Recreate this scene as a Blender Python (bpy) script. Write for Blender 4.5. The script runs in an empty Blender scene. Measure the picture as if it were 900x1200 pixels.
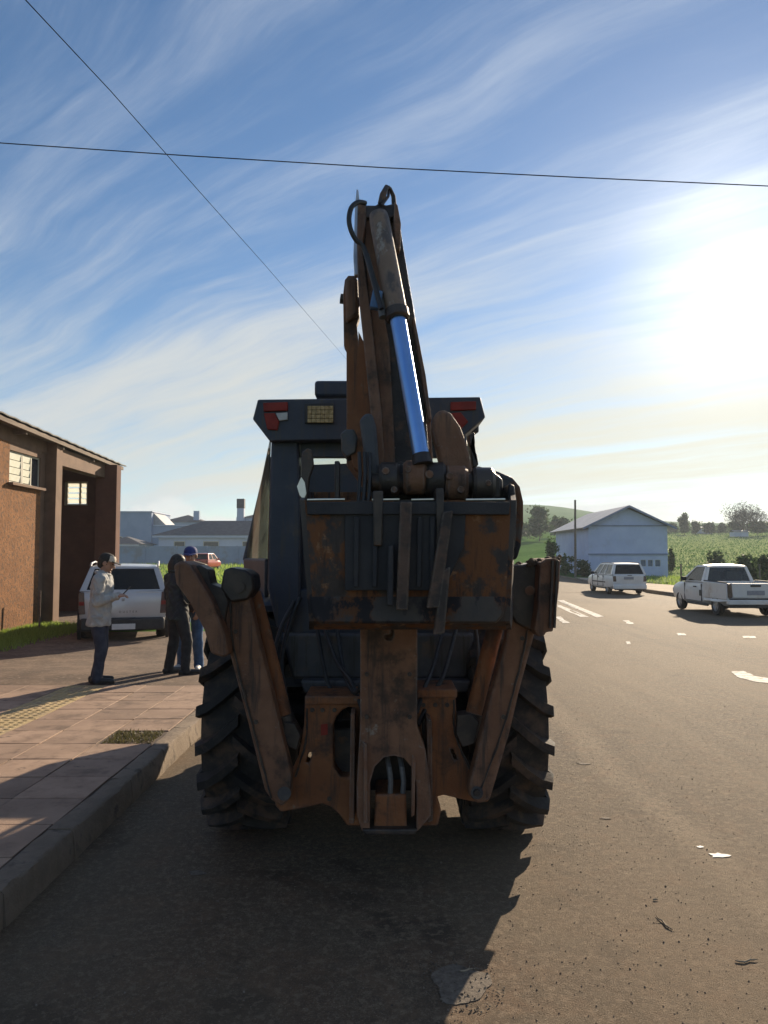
import bpy, bmesh, math, random
import numpy as np
from mathutils import Vector, Matrix, Euler

rnd = random.Random(7)
sc = bpy.context.scene
COL = sc.collection
R = math.radians

# ------------------------------------------------------------------ camera
CAMZ, FPX, PITCH = 1.75, 880.0, R(3.38)
cam_d = bpy.data.cameras.new('camera')
cam = bpy.data.objects.new('camera', cam_d)
COL.objects.link(cam)
cam_d.sensor_fit = 'VERTICAL'
cam_d.sensor_height = 24.0
cam_d.lens = 24.0 * FPX / 1200.0
cam_d.clip_start, cam_d.clip_end = 0.05, 6000
cam.location = (0, 0, CAMZ)
cam.rotation_euler = (R(90) + PITCH, 0, 0)
sc.camera = cam

# ------------------------------------------------------------------ light
SUN_AZ = math.atan(0.483)          # to the right of +Y
SUN_EL = R(19.8)
SUN = Vector((math.cos(SUN_EL) * math.sin(SUN_AZ), math.cos(SUN_EL) * math.cos(SUN_AZ), math.sin(SUN_EL)))
sun_d = bpy.data.lights.new('sun', 'SUN')
sun_d.energy = 4.5
sun_d.angle = R(0.5)
sun_d.color = (1.0, 0.82, 0.60)
sun = bpy.data.objects.new('sun', sun_d)
COL.objects.link(sun)
sun.rotation_euler = SUN.to_track_quat('Z', 'Y').to_euler()

sc.view_settings.view_transform = 'Standard'
sc.view_settings.look = 'None'
sc.view_settings.exposure = 1.0
sc.view_settings.gamma = 1.0
sc.render.film_transparent = False
sc.cycles.use_denoising = True
sc.cycles.max_bounces = 6
sc.cycles.caustics_reflective = False
sc.cycles.caustics_refractive = False
sc.cycles.sample_clamp_indirect = 6.0

world = bpy.data.worlds.new('World')
sc.world = world
world.use_nodes = True


def build_world():
    nt = world.node_tree
    N, L = nt.nodes, nt.links
    N.clear()

    def node(t, **kw):
        n = N.new(t)
        for k, v in kw.items():
            setattr(n, k, v)
        return n

    def val(x, sock):
        if isinstance(x, (int, float)):
            sock.default_value = x
        elif isinstance(x, (tuple, list)):
            sock.default_value = x
        else:
            L.new(x, sock)

    def math_(op, a, b=0.0, c=None, clamp=False):
        n = node('ShaderNodeMath', operation=op)
        n.use_clamp = clamp
        val(a, n.inputs[0]); val(b, n.inputs[1])
        if c is not None:
            val(c, n.inputs[2])
        return n.outputs[0]

    def vdot(a, v):
        n = node('ShaderNodeVectorMath', operation='DOT_PRODUCT')
        L.new(a, n.inputs[0]); n.inputs[1].default_value = v
        return n.outputs['Value']

    def smooth(x, a, b):
        n = node('ShaderNodeMapRange', interpolation_type='SMOOTHSTEP')
        val(x, n.inputs[0])
        n.inputs[1].default_value = a; n.inputs[2].default_value = b
        return n.outputs[0]

    def noise(vec, scale, detail=6, rough=0.6, dist=0.0):
        n = node('ShaderNodeTexNoise')
        L.new(vec, n.inputs['Vector'])
        n.inputs['Scale'].default_value = scale
        n.inputs['Detail'].default_value = detail
        n.inputs['Roughness'].default_value = rough
        n.inputs['Distortion'].default_value = dist
        return n.outputs['Fac']

    def comb(x, y, z=0.0):
        n = node('ShaderNodeCombineXYZ')
        val(x, n.inputs[0]); val(y, n.inputs[1]); val(z, n.inputs[2])
        return n.outputs[0]

    def mix(f, a, b, blend='MIX'):
        n = node('ShaderNodeMix', data_type='RGBA', blend_type=blend)
        n.clamp_factor = False
        val(f, n.inputs[0])
        val(a, n.inputs[6]); val(b, n.inputs[7])
        return n.outputs[2]

    tc = node('ShaderNodeTexCoord').outputs['Generated']
    nrm = node('ShaderNodeVectorMath', operation='NORMALIZE')
    L.new(tc, nrm.inputs[0])
    d = nrm.outputs[0]
    sky = node('ShaderNodeTexSky', sky_type='NISHITA')
    sky.sun_disc = False
    sky.sun_elevation = SUN_EL
    sky.sun_rotation = SUN_AZ
    sky.air_density = 1.0
    sky.dust_density = 0.2
    sky.ozone_density = 3.0
    sky.altitude = 400
    sx = node('ShaderNodeSeparateXYZ'); L.new(d, sx.inputs[0])
    x, y, z = sx.outputs
    zc = math_('ADD', math_('MAXIMUM', z, 0.0), 0.16)
    u = math_('DIVIDE', x, zc)
    v = math_('DIVIDE', y, zc)
    # streak direction on the cloud plane
    ax, ay = -0.80, 0.60
    s = math_('ADD', math_('MULTIPLY', u, ax), math_('MULTIPLY', v, ay))
    t = math_('ADD', math_('MULTIPLY', u, -ay), math_('MULTIPLY', v, ax))
    uv = comb(u, v)
    w1 = math_('SUBTRACT', noise(uv, 0.55, 2, 0.5), 0.5)
    w2 = math_('SUBTRACT', noise(uv, 2.2, 2, 0.5), 0.5)
    t2 = math_('ADD', t, math_('ADD', math_('MULTIPLY', w1, 0.42), math_('MULTIPLY', w2, 0.10)))
    st1 = noise(comb(math_('MULTIPLY', s, 0.30), math_('MULTIPLY', t2, 1.5), 3.1), 1.2, 8, 0.60, 0.1)
    st2 = noise(comb(math_('MULTIPLY', s, 0.50), math_('MULTIPLY', t2, 5.0), 9.7), 1.3, 7, 0.66, 0.15)
    sheet = noise(comb(u, v, 5.5), 0.42, 4, 0.5)
    m = math_('ADD', math_('MULTIPLY', st1, 0.58), math_('MULTIPLY', st2, 0.32))
    m = math_('ADD', m, math_('MULTIPLY', sheet, 0.26))
    # angle to the sun
    ds = vdot(d, tuple(SUN))
    ds0 = math_('MAXIMUM', ds, 0.0)
    near = smooth(ds, 0.55, 1.0)
    low = math_('MULTIPLY', smooth(z, 0.50, 0.05), smooth(z, 0.03, 0.12))
    thick = math_('ADD', m, math_('ADD', math_('MULTIPLY', near, 0.06), math_('MULTIPLY', low, 0.12)))
    mask = smooth(thick, 0.54, 0.80)
    # cirrus brightness: forward scattering towards the sun
    cb = math_('ADD', 6.8, math_('ADD', math_('MULTIPLY', math_('POWER', ds0, 5.0), 0.5), math_('MULTIPLY', math_('POWER', ds0, 60.0), 1.0)))
    warm = mix(low, (0.90, 1.0, 1.14, 1), mix(near, (1.02, 1.03, 0.98, 1), (1.14, 1.07, 0.80, 1)))
    ccol = node('ShaderNodeVectorMath', operation='SCALE')
    L.new(warm, ccol.inputs[0]); L.new(cb, ccol.inputs[3])
    hsv = node('ShaderNodeHueSaturation')
    hsv.inputs['Saturation'].default_value = 1.14; hsv.inputs['Value'].default_value = 1.14
    L.new(sky.outputs[0], hsv.inputs['Color'])
    c1 = mix(math_('MULTIPLY', mask, 0.88), hsv.outputs[0], ccol.outputs[0])
    # low cumulus puffs above the hills
    pz = math_('SUBTRACT', z, 0.058)
    pn = noise(comb(math_('MULTIPLY', x, 1.0), math_('MULTIPLY', z, 2.2), y), 9.0, 6, 0.55)
    band = math_('MULTIPLY', smooth(z, 0.018, 0.035), smooth(z, 0.105, 0.055))
    puff = math_('MULTIPLY', smooth(math_('ADD', pn, math_('MULTIPLY', pz, -3.0)), 0.50, 0.60), band)
    c2 = mix(math_('MULTIPLY', puff, 0.75), c1, (8.6, 8.7, 8.6, 1))
    # bright veil of thin ice cloud round the sun
    g = math_('ADD', math_('MULTIPLY', math_('POWER', ds0, 170.0), 6.5), math_('MULTIPLY', math_('POWER', ds0, 55.0), 0.6))
    g = math_('ADD', g, math_('MULTIPLY', math_('POWER', ds0, 22.0), 0.25))
    g = math_('MULTIPLY', g, math_('ADD', 0.62, math_('MULTIPLY', mask, 0.7)))
    gcol = node('ShaderNodeVectorMath', operation='SCALE')
    gcol.inputs[0].default_value = (1.0, 0.97, 0.88); L.new(g, gcol.inputs[3])
    add = node('ShaderNodeVectorMath', operation='ADD')
    L.new(c2, add.inputs[0]); L.new(gcol.outputs[0], add.inputs[1])
    bg = node('ShaderNodeBackground')
    L.new(add.outputs[0], bg.inputs[0])
    bg.inputs[1].default_value = 0.05
    out = node('ShaderNodeOutputWorld')
    L.new(bg.outputs[0], out.inputs[0])


build_world()

# ------------------------------------------------------------------ helpers
ca, sa = math.cos(PITCH), math.sin(PITCH)


def P(px, py, Y):
    """World point at distance Y seen at photograph pixel (px, py)."""
    xc, yc = (px - 450) / FPX, (600 - py) / FPX
    dx, dy, dz = xc, ca - yc * sa, sa + yc * ca
    t = Y / dy
    return Vector((dx * t, Y, CAMZ + dz * t))


def G(px, py, z=0.0):
    """Point of the level z under photograph pixel (px, py)."""
    xc, yc = (px - 450) / FPX, (600 - py) / FPX
    dx, dy, dz = xc, ca - yc * sa, sa + yc * ca
    t = (z - CAMZ) / dz
    return Vector((dx * t, dy * t, z))


WROOT = {}


def props(o, label=None, cat=None, group=None, kind=None):
    if label: o['label'] = label
    if cat: o['category'] = cat
    if group: o['group'] = group
    if kind: o['kind'] = kind
    return o


def thing(name, label, cat, loc=(0, 0, 0), rz=0.0, group=None, world=False):
    o = bpy.data.objects.new(name, None)
    o.empty_display_size = 0.2
    COL.objects.link(o)
    o.location = loc
    o.rotation_euler = (0, 0, rz)
    props(o, label, cat, group)
    if world:
        WROOT[o.name] = (Matrix.Translation(Vector(loc)) @ Matrix.Rotation(rz, 4, 'Z')).inverted()
    return o


def link(name, me, mat=None, parent=None):
    o = bpy.data.objects.new(name, me)
    COL.objects.link(o)
    if mat is not None:
        me.materials.clear()
        for m in (mat if isinstance(mat, (list, tuple)) else [mat]):
            me.materials.append(m)
    if parent is not None:
        o.parent = parent
        if parent.name in WROOT:
            o.matrix_parent_inverse = WROOT[parent.name]
    return o


def copy_tree(o, parent=None):
    c = o.copy()
    COL.objects.link(c)
    if parent is not None:
        c.parent = parent
    for ch in [k for k in o.children]:
        copy_tree(ch, c)
    return c


def spline(pts, n=6):
    pts = [Vector(p) for p in pts]
    out = []
    for i in range(len(pts) - 1):
        p0, p1, p2, p3 = pts[max(i - 1, 0)], pts[i], pts[i + 1], pts[min(i + 2, len(pts) - 1)]
        for k in range(n):
            t = k / n
            out.append(.5 * ((2 * p1) + (p2 - p0) * t + (2 * p0 - 5 * p1 + 4 * p2 - p3) * t * t + (3 * p1 - p0 - 3 * p2 + p3) * t ** 3))
    out.append(pts[-1])
    return out


class MB:
    def __init__(s):
        s.v, s.f = [], []

    def add(s, vs, fs):
        o = len(s.v)
        s.v += [tuple(q) for q in vs]
        s.f += [tuple(i + o for i in q) for q in fs]
        return s

    def box(s, c, size, rot=None):
        c = Vector(c); hx, hy, hz = size[0] / 2, size[1] / 2, size[2] / 2
        vs = [Vector((a * hx, b * hy, d * hz)) for a in (-1, 1) for b in (-1, 1) for d in (-1, 1)]
        if rot is not None:
            vs = [rot @ q for q in vs]
        return s.add([c + q for q in vs], [(0, 1, 3, 2), (4, 6, 7, 5), (0, 4, 5, 1), (2, 3, 7, 6), (0, 2, 6, 4), (1, 5, 7, 3)])

    def prism(s, pts, off):
        off = Vector(off); n = len(pts)
        pts = [Vector(p) for p in pts]
        fs = [tuple(range(n - 1, -1, -1)), tuple(range(n, 2 * n))]
        fs += [(i, (i + 1) % n, n + (i + 1) % n, n + i) for i in range(n)]
        return s.add(pts + [p + off for p in pts], fs)

    def plate(s, pix, Y0, Y1):
        return s.prism([P(a, b, Y0) for a, b in pix], (0, Y1 - Y0, 0))

    def tube(s, path, r, n=8, caps=True):
        path = [Vector(p) for p in path]
        rs = r if isinstance(r, (list, tuple)) else [r] * len(path)
        up = None
        rings = []
        for i, p in enumerate(path):
            a = path[max(i - 1, 0)]; b = path[min(i + 1, len(path) - 1)]
            t = (b - a)
            if t.length < 1e-9: t = Vector((0, 0, 1))
            t.normalize()
            if up is None:
                up = Vector((0, 0, 1)) if abs(t.z) < 0.9 else Vector((1, 0, 0))
            e = up - t * up.dot(t)
            if e.length < 1e-6: e = t.orthogonal()
            e.normalize(); up = e
            w = t.cross(e)
            rings.append([p + (e * math.cos(q) + w * math.sin(q)) * rs[i] for q in [2 * math.pi * k / n for k in range(n)]])
        vs = [q for ring in rings for q in ring]
        fs = []
        for i in range(len(path) - 1):
            for k in range(n):
                fs.append((i * n + k, i * n + (k + 1) % n, (i + 1) * n + (k + 1) % n, (i + 1) * n + k))
        if caps:
            fs.append(tuple(range(n - 1, -1, -1)))
            fs.append(tuple((len(path) - 1) * n + k for k in range(n)))
        return s.add(vs, fs)

    def lathe(s, c, axis, prof, n=32, closed=False):
        c = Vector(c); axis = Vector(axis).normalized()
        e = axis.orthogonal().normalized(); w = axis.cross(e)
        vs, fs, m = [], [], len(prof)
        for k in range(n):
            q = 2 * math.pi * k / n
            rd = e * math.cos(q) + w * math.sin(q)
            vs += [c + axis * a + rd * r for a, r in prof]
        for k in range(n):
            k2 = (k + 1) % n
            for i in range(m - 1 if not closed else m):
                j = (i + 1) % m
                fs.append((k * m + i, k2 * m + i, k2 * m + j, k * m + j))
        return s.add(vs, fs)

    def quad_slab(s, q, t):
        a, b, c, d = [Vector(p) for p in q]
        nn = (b - a).cross(d - a).normalized() * t
        return s.prism([a - nn * .5, b - nn * .5, c - nn * .5, d - nn * .5], nn)

    def cone(s, a, b, ra, rb, n=12):
        """round-ended tapered limb"""
        a, b = Vector(a), Vector(b)
        t = (b - a).normalized()
        path, rs = [], []
        for q in (-88, -60, -30):
            path.append(a + t * ra * math.sin(R(q))); rs.append(ra * math.cos(R(q)))
        path.append(a); rs.append(ra); path.append(b); rs.append(rb)
        for q in (30, 60, 88):
            path.append(b + t * rb * math.sin(R(q))); rs.append(rb * math.cos(R(q)))
        return s.tube(path, rs, n)

    def ellip(s, c, rx, ry, rz, rot=None, n=14):
        c = Vector(c); vs, fs = [], []
        m = 8
        for i in range(m + 1):
            q = math.pi * (i / m - .5)
            if i == 0: q = -math.pi / 2 + .02
            if i == m: q = math.pi / 2 - .02
            for k in range(n):
                w = 2 * math.pi * k / n
                p = Vector((rx * math.cos(q) * math.cos(w), ry * math.cos(q) * math.sin(w), rz * math.sin(q)))
                vs.append(c + (rot @ p if rot else p))
        for i in range(m):
            for k in range(n):
                fs.append((i * n + k, i * n + (k + 1) % n, (i + 1) * n + (k + 1) % n, (i + 1) * n + k))
        fs.append(tuple(range(n - 1, -1, -1))); fs.append(tuple(m * n + k for k in range(n)))
        return s.add(vs, fs)

    def rings(s, rr, caps=True):
        """loft of equal-length closed rings"""
        n = len(rr[0]); vs = [p for r_ in rr for p in r_]; fs = []
        for i in range(len(rr) - 1):
            for k in range(n):
                fs.append((i * n + k, i * n + (k + 1) % n, (i + 1) * n + (k + 1) % n, (i + 1) * n + k))
        if caps:
            fs.append(tuple(range(n - 1, -1, -1))); fs.append(tuple((len(rr) - 1) * n + k for k in range(n)))
        return s.add(vs, fs)

    def mesh(s, name):
        me = bpy.data.meshes.new(name)
        me.from_pydata(s.v, [], s.f)
        return me

    def build(s, name, mat, parent=None, bevel=0.0, smooth=35, seg=2, label=None):
        me = s.mesh(name)
        bm = bmesh.new(); bm.from_mesh(me)
        bmesh.ops.recalc_face_normals(bm, faces=bm.faces)
        bm.to_mesh(me); bm.free()
        o = link(name, me, mat, parent)
        if smooth:
            for p in me.polygons: p.use_smooth = True
            me.set_sharp_from_angle(angle=R(smooth))
        if bevel:
            b = o.modifiers.new('edge', 'BEVEL')
            b.width = bevel; b.segments = seg; b.limit_method = 'ANGLE'; b.angle_limit = R(38)
            b.harden_normals = False
        if label: o['label'] = label
        return o


def baked(o):
    dg = bpy.context.evaluated_depsgraph_get()
    dg.update()
    me = bpy.data.meshes.new_from_object(o.evaluated_get(dg))
    o.modifiers.clear()
    o.data = me
    return o


def cut(o, cutter):
    """boolean difference, result kept as plain mesh"""
    me = cutter.mesh('cutter')
    bm = bmesh.new(); bm.from_mesh(me); bmesh.ops.recalc_face_normals(bm, faces=bm.faces); bm.to_mesh(me); bm.free()
    c = bpy.data.objects.new('cutter', me); COL.objects.link(c)
    keep = [(m.width, m.segments) for m in o.modifiers if m.type == 'BEVEL']
    o.modifiers.clear()
    m = o.modifiers.new('cut', 'BOOLEAN'); m.operation = 'DIFFERENCE'; m.object = c; m.solver = 'EXACT'
    baked(o)
    bpy.data.objects.remove(c)
    for p in o.data.polygons: p.use_smooth = True
    o.data.set_sharp_from_angle(angle=R(35))
    for w, sg in keep:
        b = o.modifiers.new('edge', 'BEVEL'); b.width = w; b.segments = sg; b.limit_method = 'ANGLE'; b.angle_limit = R(38)
    return o


def remeshed(mb, name, mat, parent, voxel=0.008, smooth_it=4):
    me = mb.mesh(name)
    bm = bmesh.new(); bm.from_mesh(me); bmesh.ops.recalc_face_normals(bm, faces=bm.faces); bm.to_mesh(me); bm.free()
    o = link(name, me, mat, parent)
    m = o.modifiers.new('r', 'REMESH'); m.mode = 'VOXEL'; m.voxel_size = voxel
    if smooth_it:
        k = o.modifiers.new('s', 'SMOOTH'); k.factor = 0.5; k.iterations = smooth_it
    baked(o)
    o.data.materials.clear(); o.data.materials.append(mat)
    for p in o.data.polygons: p.use_smooth = True
    return o


# ------------------------------------------------------------------ materials
def pm(name, c1, c2=None, scale=4.0, rough=0.7, metal=0.0, bump=0.0, bscale=60.0, spots=None, spot_scale=3.0, spot_lo=0.5, spot_hi=0.62,
       stretch=(1, 1, 1), vary=0.0, rough2=None, coat=0.0, spec=0.5, detail=6, spots2=None, spot2_scale=9.0, spot2_lo=.55, spot2_hi=.65, ramp=(0.35, 0.68), edge=None, streak=None):
    m = bpy.data.materials.new(name)
    m.use_nodes = True
    nt = m.node_tree; N, L = nt.nodes, nt.links
    b = N['Principled BSDF']
    b.inputs['Roughness'].default_value = rough
    b.inputs['Metallic'].default_value = metal
    b.inputs['Specular IOR Level'].default_value = spec
    if coat:
        b.inputs['Coat Weight'].default_value = coat
        b.inputs['Coat Roughness'].default_value = 0.08
    c2 = c2 or tuple(min(1, k * 1.25) for k in c1)
    tc = N.new('ShaderNodeTexCoord')
    mp = N.new('ShaderNodeMapping'); mp.inputs['Scale'].default_value = stretch
    L.new(tc.outputs['Object'], mp.inputs['Vector'])
    if vary:
        oi = N.new('ShaderNodeObjectInfo')
        sc_ = N.new('ShaderNodeVectorMath'); sc_.operation = 'SCALE'
        comb = N.new('ShaderNodeCombineXYZ')
        for k in range(3): L.new(oi.outputs['Random'], comb.inputs[k])
        L.new(comb.outputs[0], sc_.inputs[0]); sc_.inputs[3].default_value = 37.0
        L.new(sc_.outputs[0], mp.inputs['Location'])
    vec = mp.outputs[0]

    def noise(s_, det=detail, ro=0.6):
        n = N.new('ShaderNodeTexNoise')
        n.inputs['Scale'].default_value = s_; n.inputs['Detail'].default_value = det; n.inputs['Roughness'].default_value = ro
        L.new(vec, n.inputs['Vector'])
        return n.outputs['Fac']

    def ramp_(f, lo, hi):
        r_ = N.new('ShaderNodeMapRange'); r_.interpolation_type = 'SMOOTHSTEP'
        L.new(f, r_.inputs[0]); r_.inputs[1].default_value = lo; r_.inputs[2].default_value = hi
        return r_.outputs[0]

    def mix(f, a, b_):
        x = N.new('ShaderNodeMix'); x.data_type = 'RGBA'
        L.new(f, x.inputs[0])
        for q, k in ((a, 6), (b_, 7)):
            if isinstance(q, tuple): x.inputs[k].default_value = (*q, 1) if len(q) == 3 else q
            else: L.new(q, x.inputs[k])
        return x.outputs[2]

    col = mix(ramp_(noise(scale), *ramp), c1, c2)
    if spots:
        sf = ramp_(noise(spot_scale, 8, .65), spot_lo, spot_hi)
        col = mix(sf, col, spots)
        if rough2 is not None:
            rr = N.new('ShaderNodeMapRange'); L.new(sf, rr.inputs[0])
            rr.inputs[3].default_value = rough; rr.inputs[4].default_value = rough2
            L.new(rr.outputs[0], b.inputs['Roughness'])
    if spots2:
        col = mix(ramp_(noise(spot2_scale, 8, .65), spot2_lo, spot2_hi), col, spots2)
    if streak:
        mp2 = N.new('ShaderNodeMapping'); mp2.inputs['Scale'].default_value = (14, 14, 1.1)
        L.new(tc.outputs['Object'], mp2.inputs['Vector'])
        n2 = N.new('ShaderNodeTexNoise'); n2.inputs['Scale'].default_value = 1.6; n2.inputs['Detail'].default_value = 7; n2.inputs['Roughness'].default_value = .65
        L.new(mp2.outputs[0], n2.inputs['Vector'])
        col = mix(ramp_(n2.outputs['Fac'], .50, .70), col, streak)
    if edge:
        bv = N.new('ShaderNodeBevel'); bv.samples = 4; bv.inputs['Radius'].default_value = .014
        ge = N.new('ShaderNodeNewGeometry')
        dt = N.new('ShaderNodeVectorMath'); dt.operation = 'DOT_PRODUCT'
        L.new(bv.outputs[0], dt.inputs[0]); L.new(ge.outputs['True Normal'], dt.inputs[1])
        em = N.new('ShaderNodeMapRange'); L.new(dt.outputs['Value'], em.inputs[0])
        em.inputs[1].default_value = .99; em.inputs[2].default_value = .80
        mm = N.new('ShaderNodeMath'); mm.operation = 'MULTIPLY'
        L.new(em.outputs[0], mm.inputs[0]); L.new(ramp_(noise(16, 6, .7), .40, .56), mm.inputs[1])
        col = mix(mm.outputs[0], col, edge)
    if vary:
        hv = N.new('ShaderNodeHueSaturation')
        mr = N.new('ShaderNodeMapRange'); L.new(oi.outputs['Random'], mr.inputs[0])
        mr.inputs[3].default_value = 1 - vary; mr.inputs[4].default_value = 1 + vary
        L.new(mr.outputs[0], hv.inputs['Value']); L.new(col, hv.inputs['Color'])
        col = hv.outputs[0]
    L.new(col, b.inputs['Base Color'])
    if bump:
        bp = N.new('ShaderNodeBump'); bp.inputs['Strength'].default_value = min(1, bump); bp.inputs['Distance'].default_value = 0.012 * max(1, bump)
        L.new(noise(bscale, 8, .7), bp.inputs['Height'])
        L.new(bp.outputs[0], b.inputs['Normal'])
    return m


def glass(name, tint=(0.6, 0.66, 0.66), dust=0.0, dust_col=(0.5, 0.47, 0.35), rough=0.02):
    m = bpy.data.materials.new(name)
    m.use_nodes = True
    nt = m.node_tree; N, L = nt.nodes, nt.links
    N.remove(N['Principled BSDF'])
    out = N['Material Output']
    tr = N.new('ShaderNodeBsdfTransparent'); tr.inputs[0].default_value = (*tint, 1)
    gl = N.new('ShaderNodeBsdfGlossy'); gl.inputs['Roughness'].default_value = rough
    fr = N.new('ShaderNodeFresnel'); fr.inputs[0].default_value = 1.5
    mx = N.new('ShaderNodeMixShader')
    L.new(fr.outputs[0], mx.inputs[0]); L.new(tr.outputs[0], mx.inputs[1]); L.new(gl.outputs[0], mx.inputs[2])
    cur = mx.outputs[0]
    if dust:
        df = N.new('ShaderNodeBsdfDiffuse'); df.inputs[0].default_value = (*dust_col, 1)
        tl = N.new('ShaderNodeBsdfTranslucent'); tl.inputs[0].default_value = (*dust_col, 1)
        m2 = N.new('ShaderNodeMixShader'); m2.inputs[0].default_value = 0.55
        L.new(df.outputs[0], m2.inputs[1]); L.new(tl.outputs[0], m2.inputs[2])
        tc = N.new('ShaderNodeTexCoord'); ns = N.new('ShaderNodeTexNoise'); ns.inputs['Scale'].default_value = 7; ns.inputs['Detail'].default_value = 8
        L.new(tc.outputs['Object'], ns.inputs['Vector'])
        mr = N.new('ShaderNodeMapRange'); L.new(ns.outputs['Fac'], mr.inputs[0])
        mr.inputs[1].default_value = .3; mr.inputs[2].default_value = .75; mr.inputs[3].default_value = dust * .35; mr.inputs[4].default_value = min(1, dust * 1.5)
        m3 = N.new('ShaderNodeMixShader')
        L.new(mr.outputs[0], m3.inputs[0]); L.new(cur, m3.inputs[1]); L.new(m2.outputs[0], m3.inputs[2])
        cur = m3.outputs[0]
    L.new(cur, out.inputs['Surface'])
    return m


def leafmat(name, c1, c2, trans=0.35):
    m = bpy.data.materials.new(name)
    m.use_nodes = True
    nt = m.node_tree; N, L = nt.nodes, nt.links
    b = N['Principled BSDF']; out = N['Material Output']
    geo = N.new('ShaderNodeNewGeometry')
    x = N.new('ShaderNodeMix'); x.data_type = 'RGBA'
    L.new(geo.outputs['Random Per Island'], x.inputs[0])
    x.inputs[6].default_value = (*c1, 1); x.inputs[7].default_value = (*c2, 1)
    L.new(x.outputs[2], b.inputs['Base Color'])
    b.inputs['Roughness'].default_value = 0.6
    tl = N.new('ShaderNodeBsdfTranslucent')
    L.new(x.outputs[2], tl.inputs[0])
    ms = N.new('ShaderNodeMixShader'); ms.inputs[0].default_value = trans
    L.new(b.outputs[0], ms.inputs[1]); L.new(tl.outputs[0], ms.inputs[2])
    L.new(ms.outputs[0], out.inputs['Surface'])
    return m


M = {}
M['orange'] = pm('worn_orange_paint', (0.215, 0.075, 0.024), (0.28, 0.108, 0.036), 5, 0.6, 0, .8, 38, spots=(0.075, 0.042, 0.028), spot_scale=4.5, spot_lo=.5, spot_hi=.66, rough2=.85, spots2=(0.22, .17, .12), spot2_scale=14, spot2_lo=.62, spot2_hi=.75, edge=(.20, .17, .15), streak=(.06, .035, .024))
M['brown'] = pm('dusty_brown_paint', (0.165, 0.074, 0.038), (0.22, 0.108, 0.058), 6, 0.65, 0, .8, 38, spots=(0.06, 0.04, 0.03), spot_scale=5, spot_lo=.5, spot_hi=.68, rough2=.9, edge=(.20, .18, .165), streak=(.05, .032, .024), spots2=(.24, .2, .16), spot2_scale=17, spot2_lo=.62, spot2_hi=.72)
M['barrel'] = pm('scuffed_barrel_paint', (0.19, 0.125, 0.085), (0.26, 0.18, 0.125), 7, 0.5, 0, .2, 90, spots=(0.085, 0.068, 0.06), spot_scale=7, spot_lo=.46, spot_hi=.58, stretch=(1, 1, .6), spots2=(.3, .27, .24), spot2_scale=16, spot2_lo=.58, spot2_hi=.68)
M['bucket'] = pm('bucket_steel', (0.036, 0.036, 0.042), (0.065, 0.055, 0.05), 5, 0.5, 0.3, .3, 60, spots=(0.12, 0.055, 0.027), spot_scale=4.5, spot_lo=.48, spot_hi=.56, rough2=.9, stretch=(1, 1, .7), spots2=(0.022, 0.022, 0.028), spot2_scale=9, spot2_lo=.5, spot2_hi=.56)
M['dark_steel'] = pm('greasy_steel', (0.035, 0.03, 0.03), (0.075, 0.06, 0.05), 8, 0.45, 0.4, .3, 70, spots=(0.12, 0.065, 0.035), spot_scale=7, spot_lo=.58, spot_hi=.7)
M['greasy'] = pm('grease_caked_steel', (0.028, 0.024, 0.022), (0.06, 0.048, 0.04), 9, 0.42, .1, 1.0, 45, spots=(0.12, 0.07, 0.04), spot_scale=6, spot_lo=.56, spot_hi=.66, spots2=(0.30, .27, .24), spot2_scale=34, spot2_lo=.64, spot2_hi=.70)
M['bucket_dark'] = pm('shaded_bucket_steel', (0.016, 0.018, 0.024), (0.030, 0.030, 0.034), 6, 0.65, .1, .4, 50)  # darker copy of the bucket steel, recess shade put into its colour
M['bucket_grey'] = pm('scraped_bucket_steel', (0.034, 0.034, 0.038), (0.055, 0.052, 0.052), 7, 0.5, .3, .3, 50, spots=(.09, .05, .03), spot_scale=7, spot_lo=.55, spot_hi=.66)
M['bucket_rust'] = pm('rusted_bucket_face', (0.030, 0.028, 0.030), (0.06, 0.045, 0.038), 9, 0.7, .1, .6, 45, spots=(0.17, 0.072, 0.030), spot_scale=8, spot_lo=.46, spot_hi=.57, rough2=.95, stretch=(1, 1, .8), spots2=(0.26, 0.14, 0.07), spot2_scale=15, spot2_lo=.58, spot2_hi=.66, streak=(.03, .024, .022))
M['bucket_shank'] = pm('worn_shank_steel', (0.06, 0.038, 0.028), (0.10, 0.06, 0.042), 9, .7, 0, .5, 45, spots=(.03, .024, .022), spot_scale=7, spot_lo=.48, spot_hi=.6, edge=(.2, .17, .14))
M['chrome'] = pm('chrome_rod', (0.72, 0.75, 0.80), (0.80, 0.82, 0.85), 4, 0.16, 1.0)
M['bluerod'] = pm('sky_tinted_rod', (0.20, 0.38, 0.72), (0.24, 0.42, 0.76), 5, 0.32, .8, .05, 40, spots=(.3, .42, .62), spot_scale=3, spot_lo=.6, spot_hi=.8)  # blue of the sky reflected in chrome partly put into the base colour
M['bright_steel'] = pm('polished_edge', (0.55, 0.53, 0.50), (0.68, 0.66, 0.62), 9, 0.3, 0.9, .1, 80)
M['cab'] = pm('cab_dark_paint', (0.020, 0.028, 0.050), (0.032, 0.040, 0.062), 5, 0.5, 0, .25, 50, spots=(0.085, 0.07, 0.055), spot_scale=5, spot_lo=.56, spot_hi=.78, edge=(.12, .11, .10), streak=(.05, .042, .036))
M['cab_grey'] = pm('cab_grey_paint', (0.045, 0.050, 0.062), (0.068, 0.07, 0.078), 5, 0.55, 0, .3, 50, spots=(0.10, .075, .055), spot_scale=6, spot_lo=.55, spot_hi=.75, edge=(.15, .14, .13), streak=(.03, .026, .024))
M['rubber'] = pm('tyre_rubber', (0.018, 0.017, 0.017), (0.035, 0.031, 0.028), 10, 0.85, 0, .4, 60, spots=(0.10, 0.062, 0.042), spot_scale=5, spot_lo=.46, spot_hi=.68)
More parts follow.
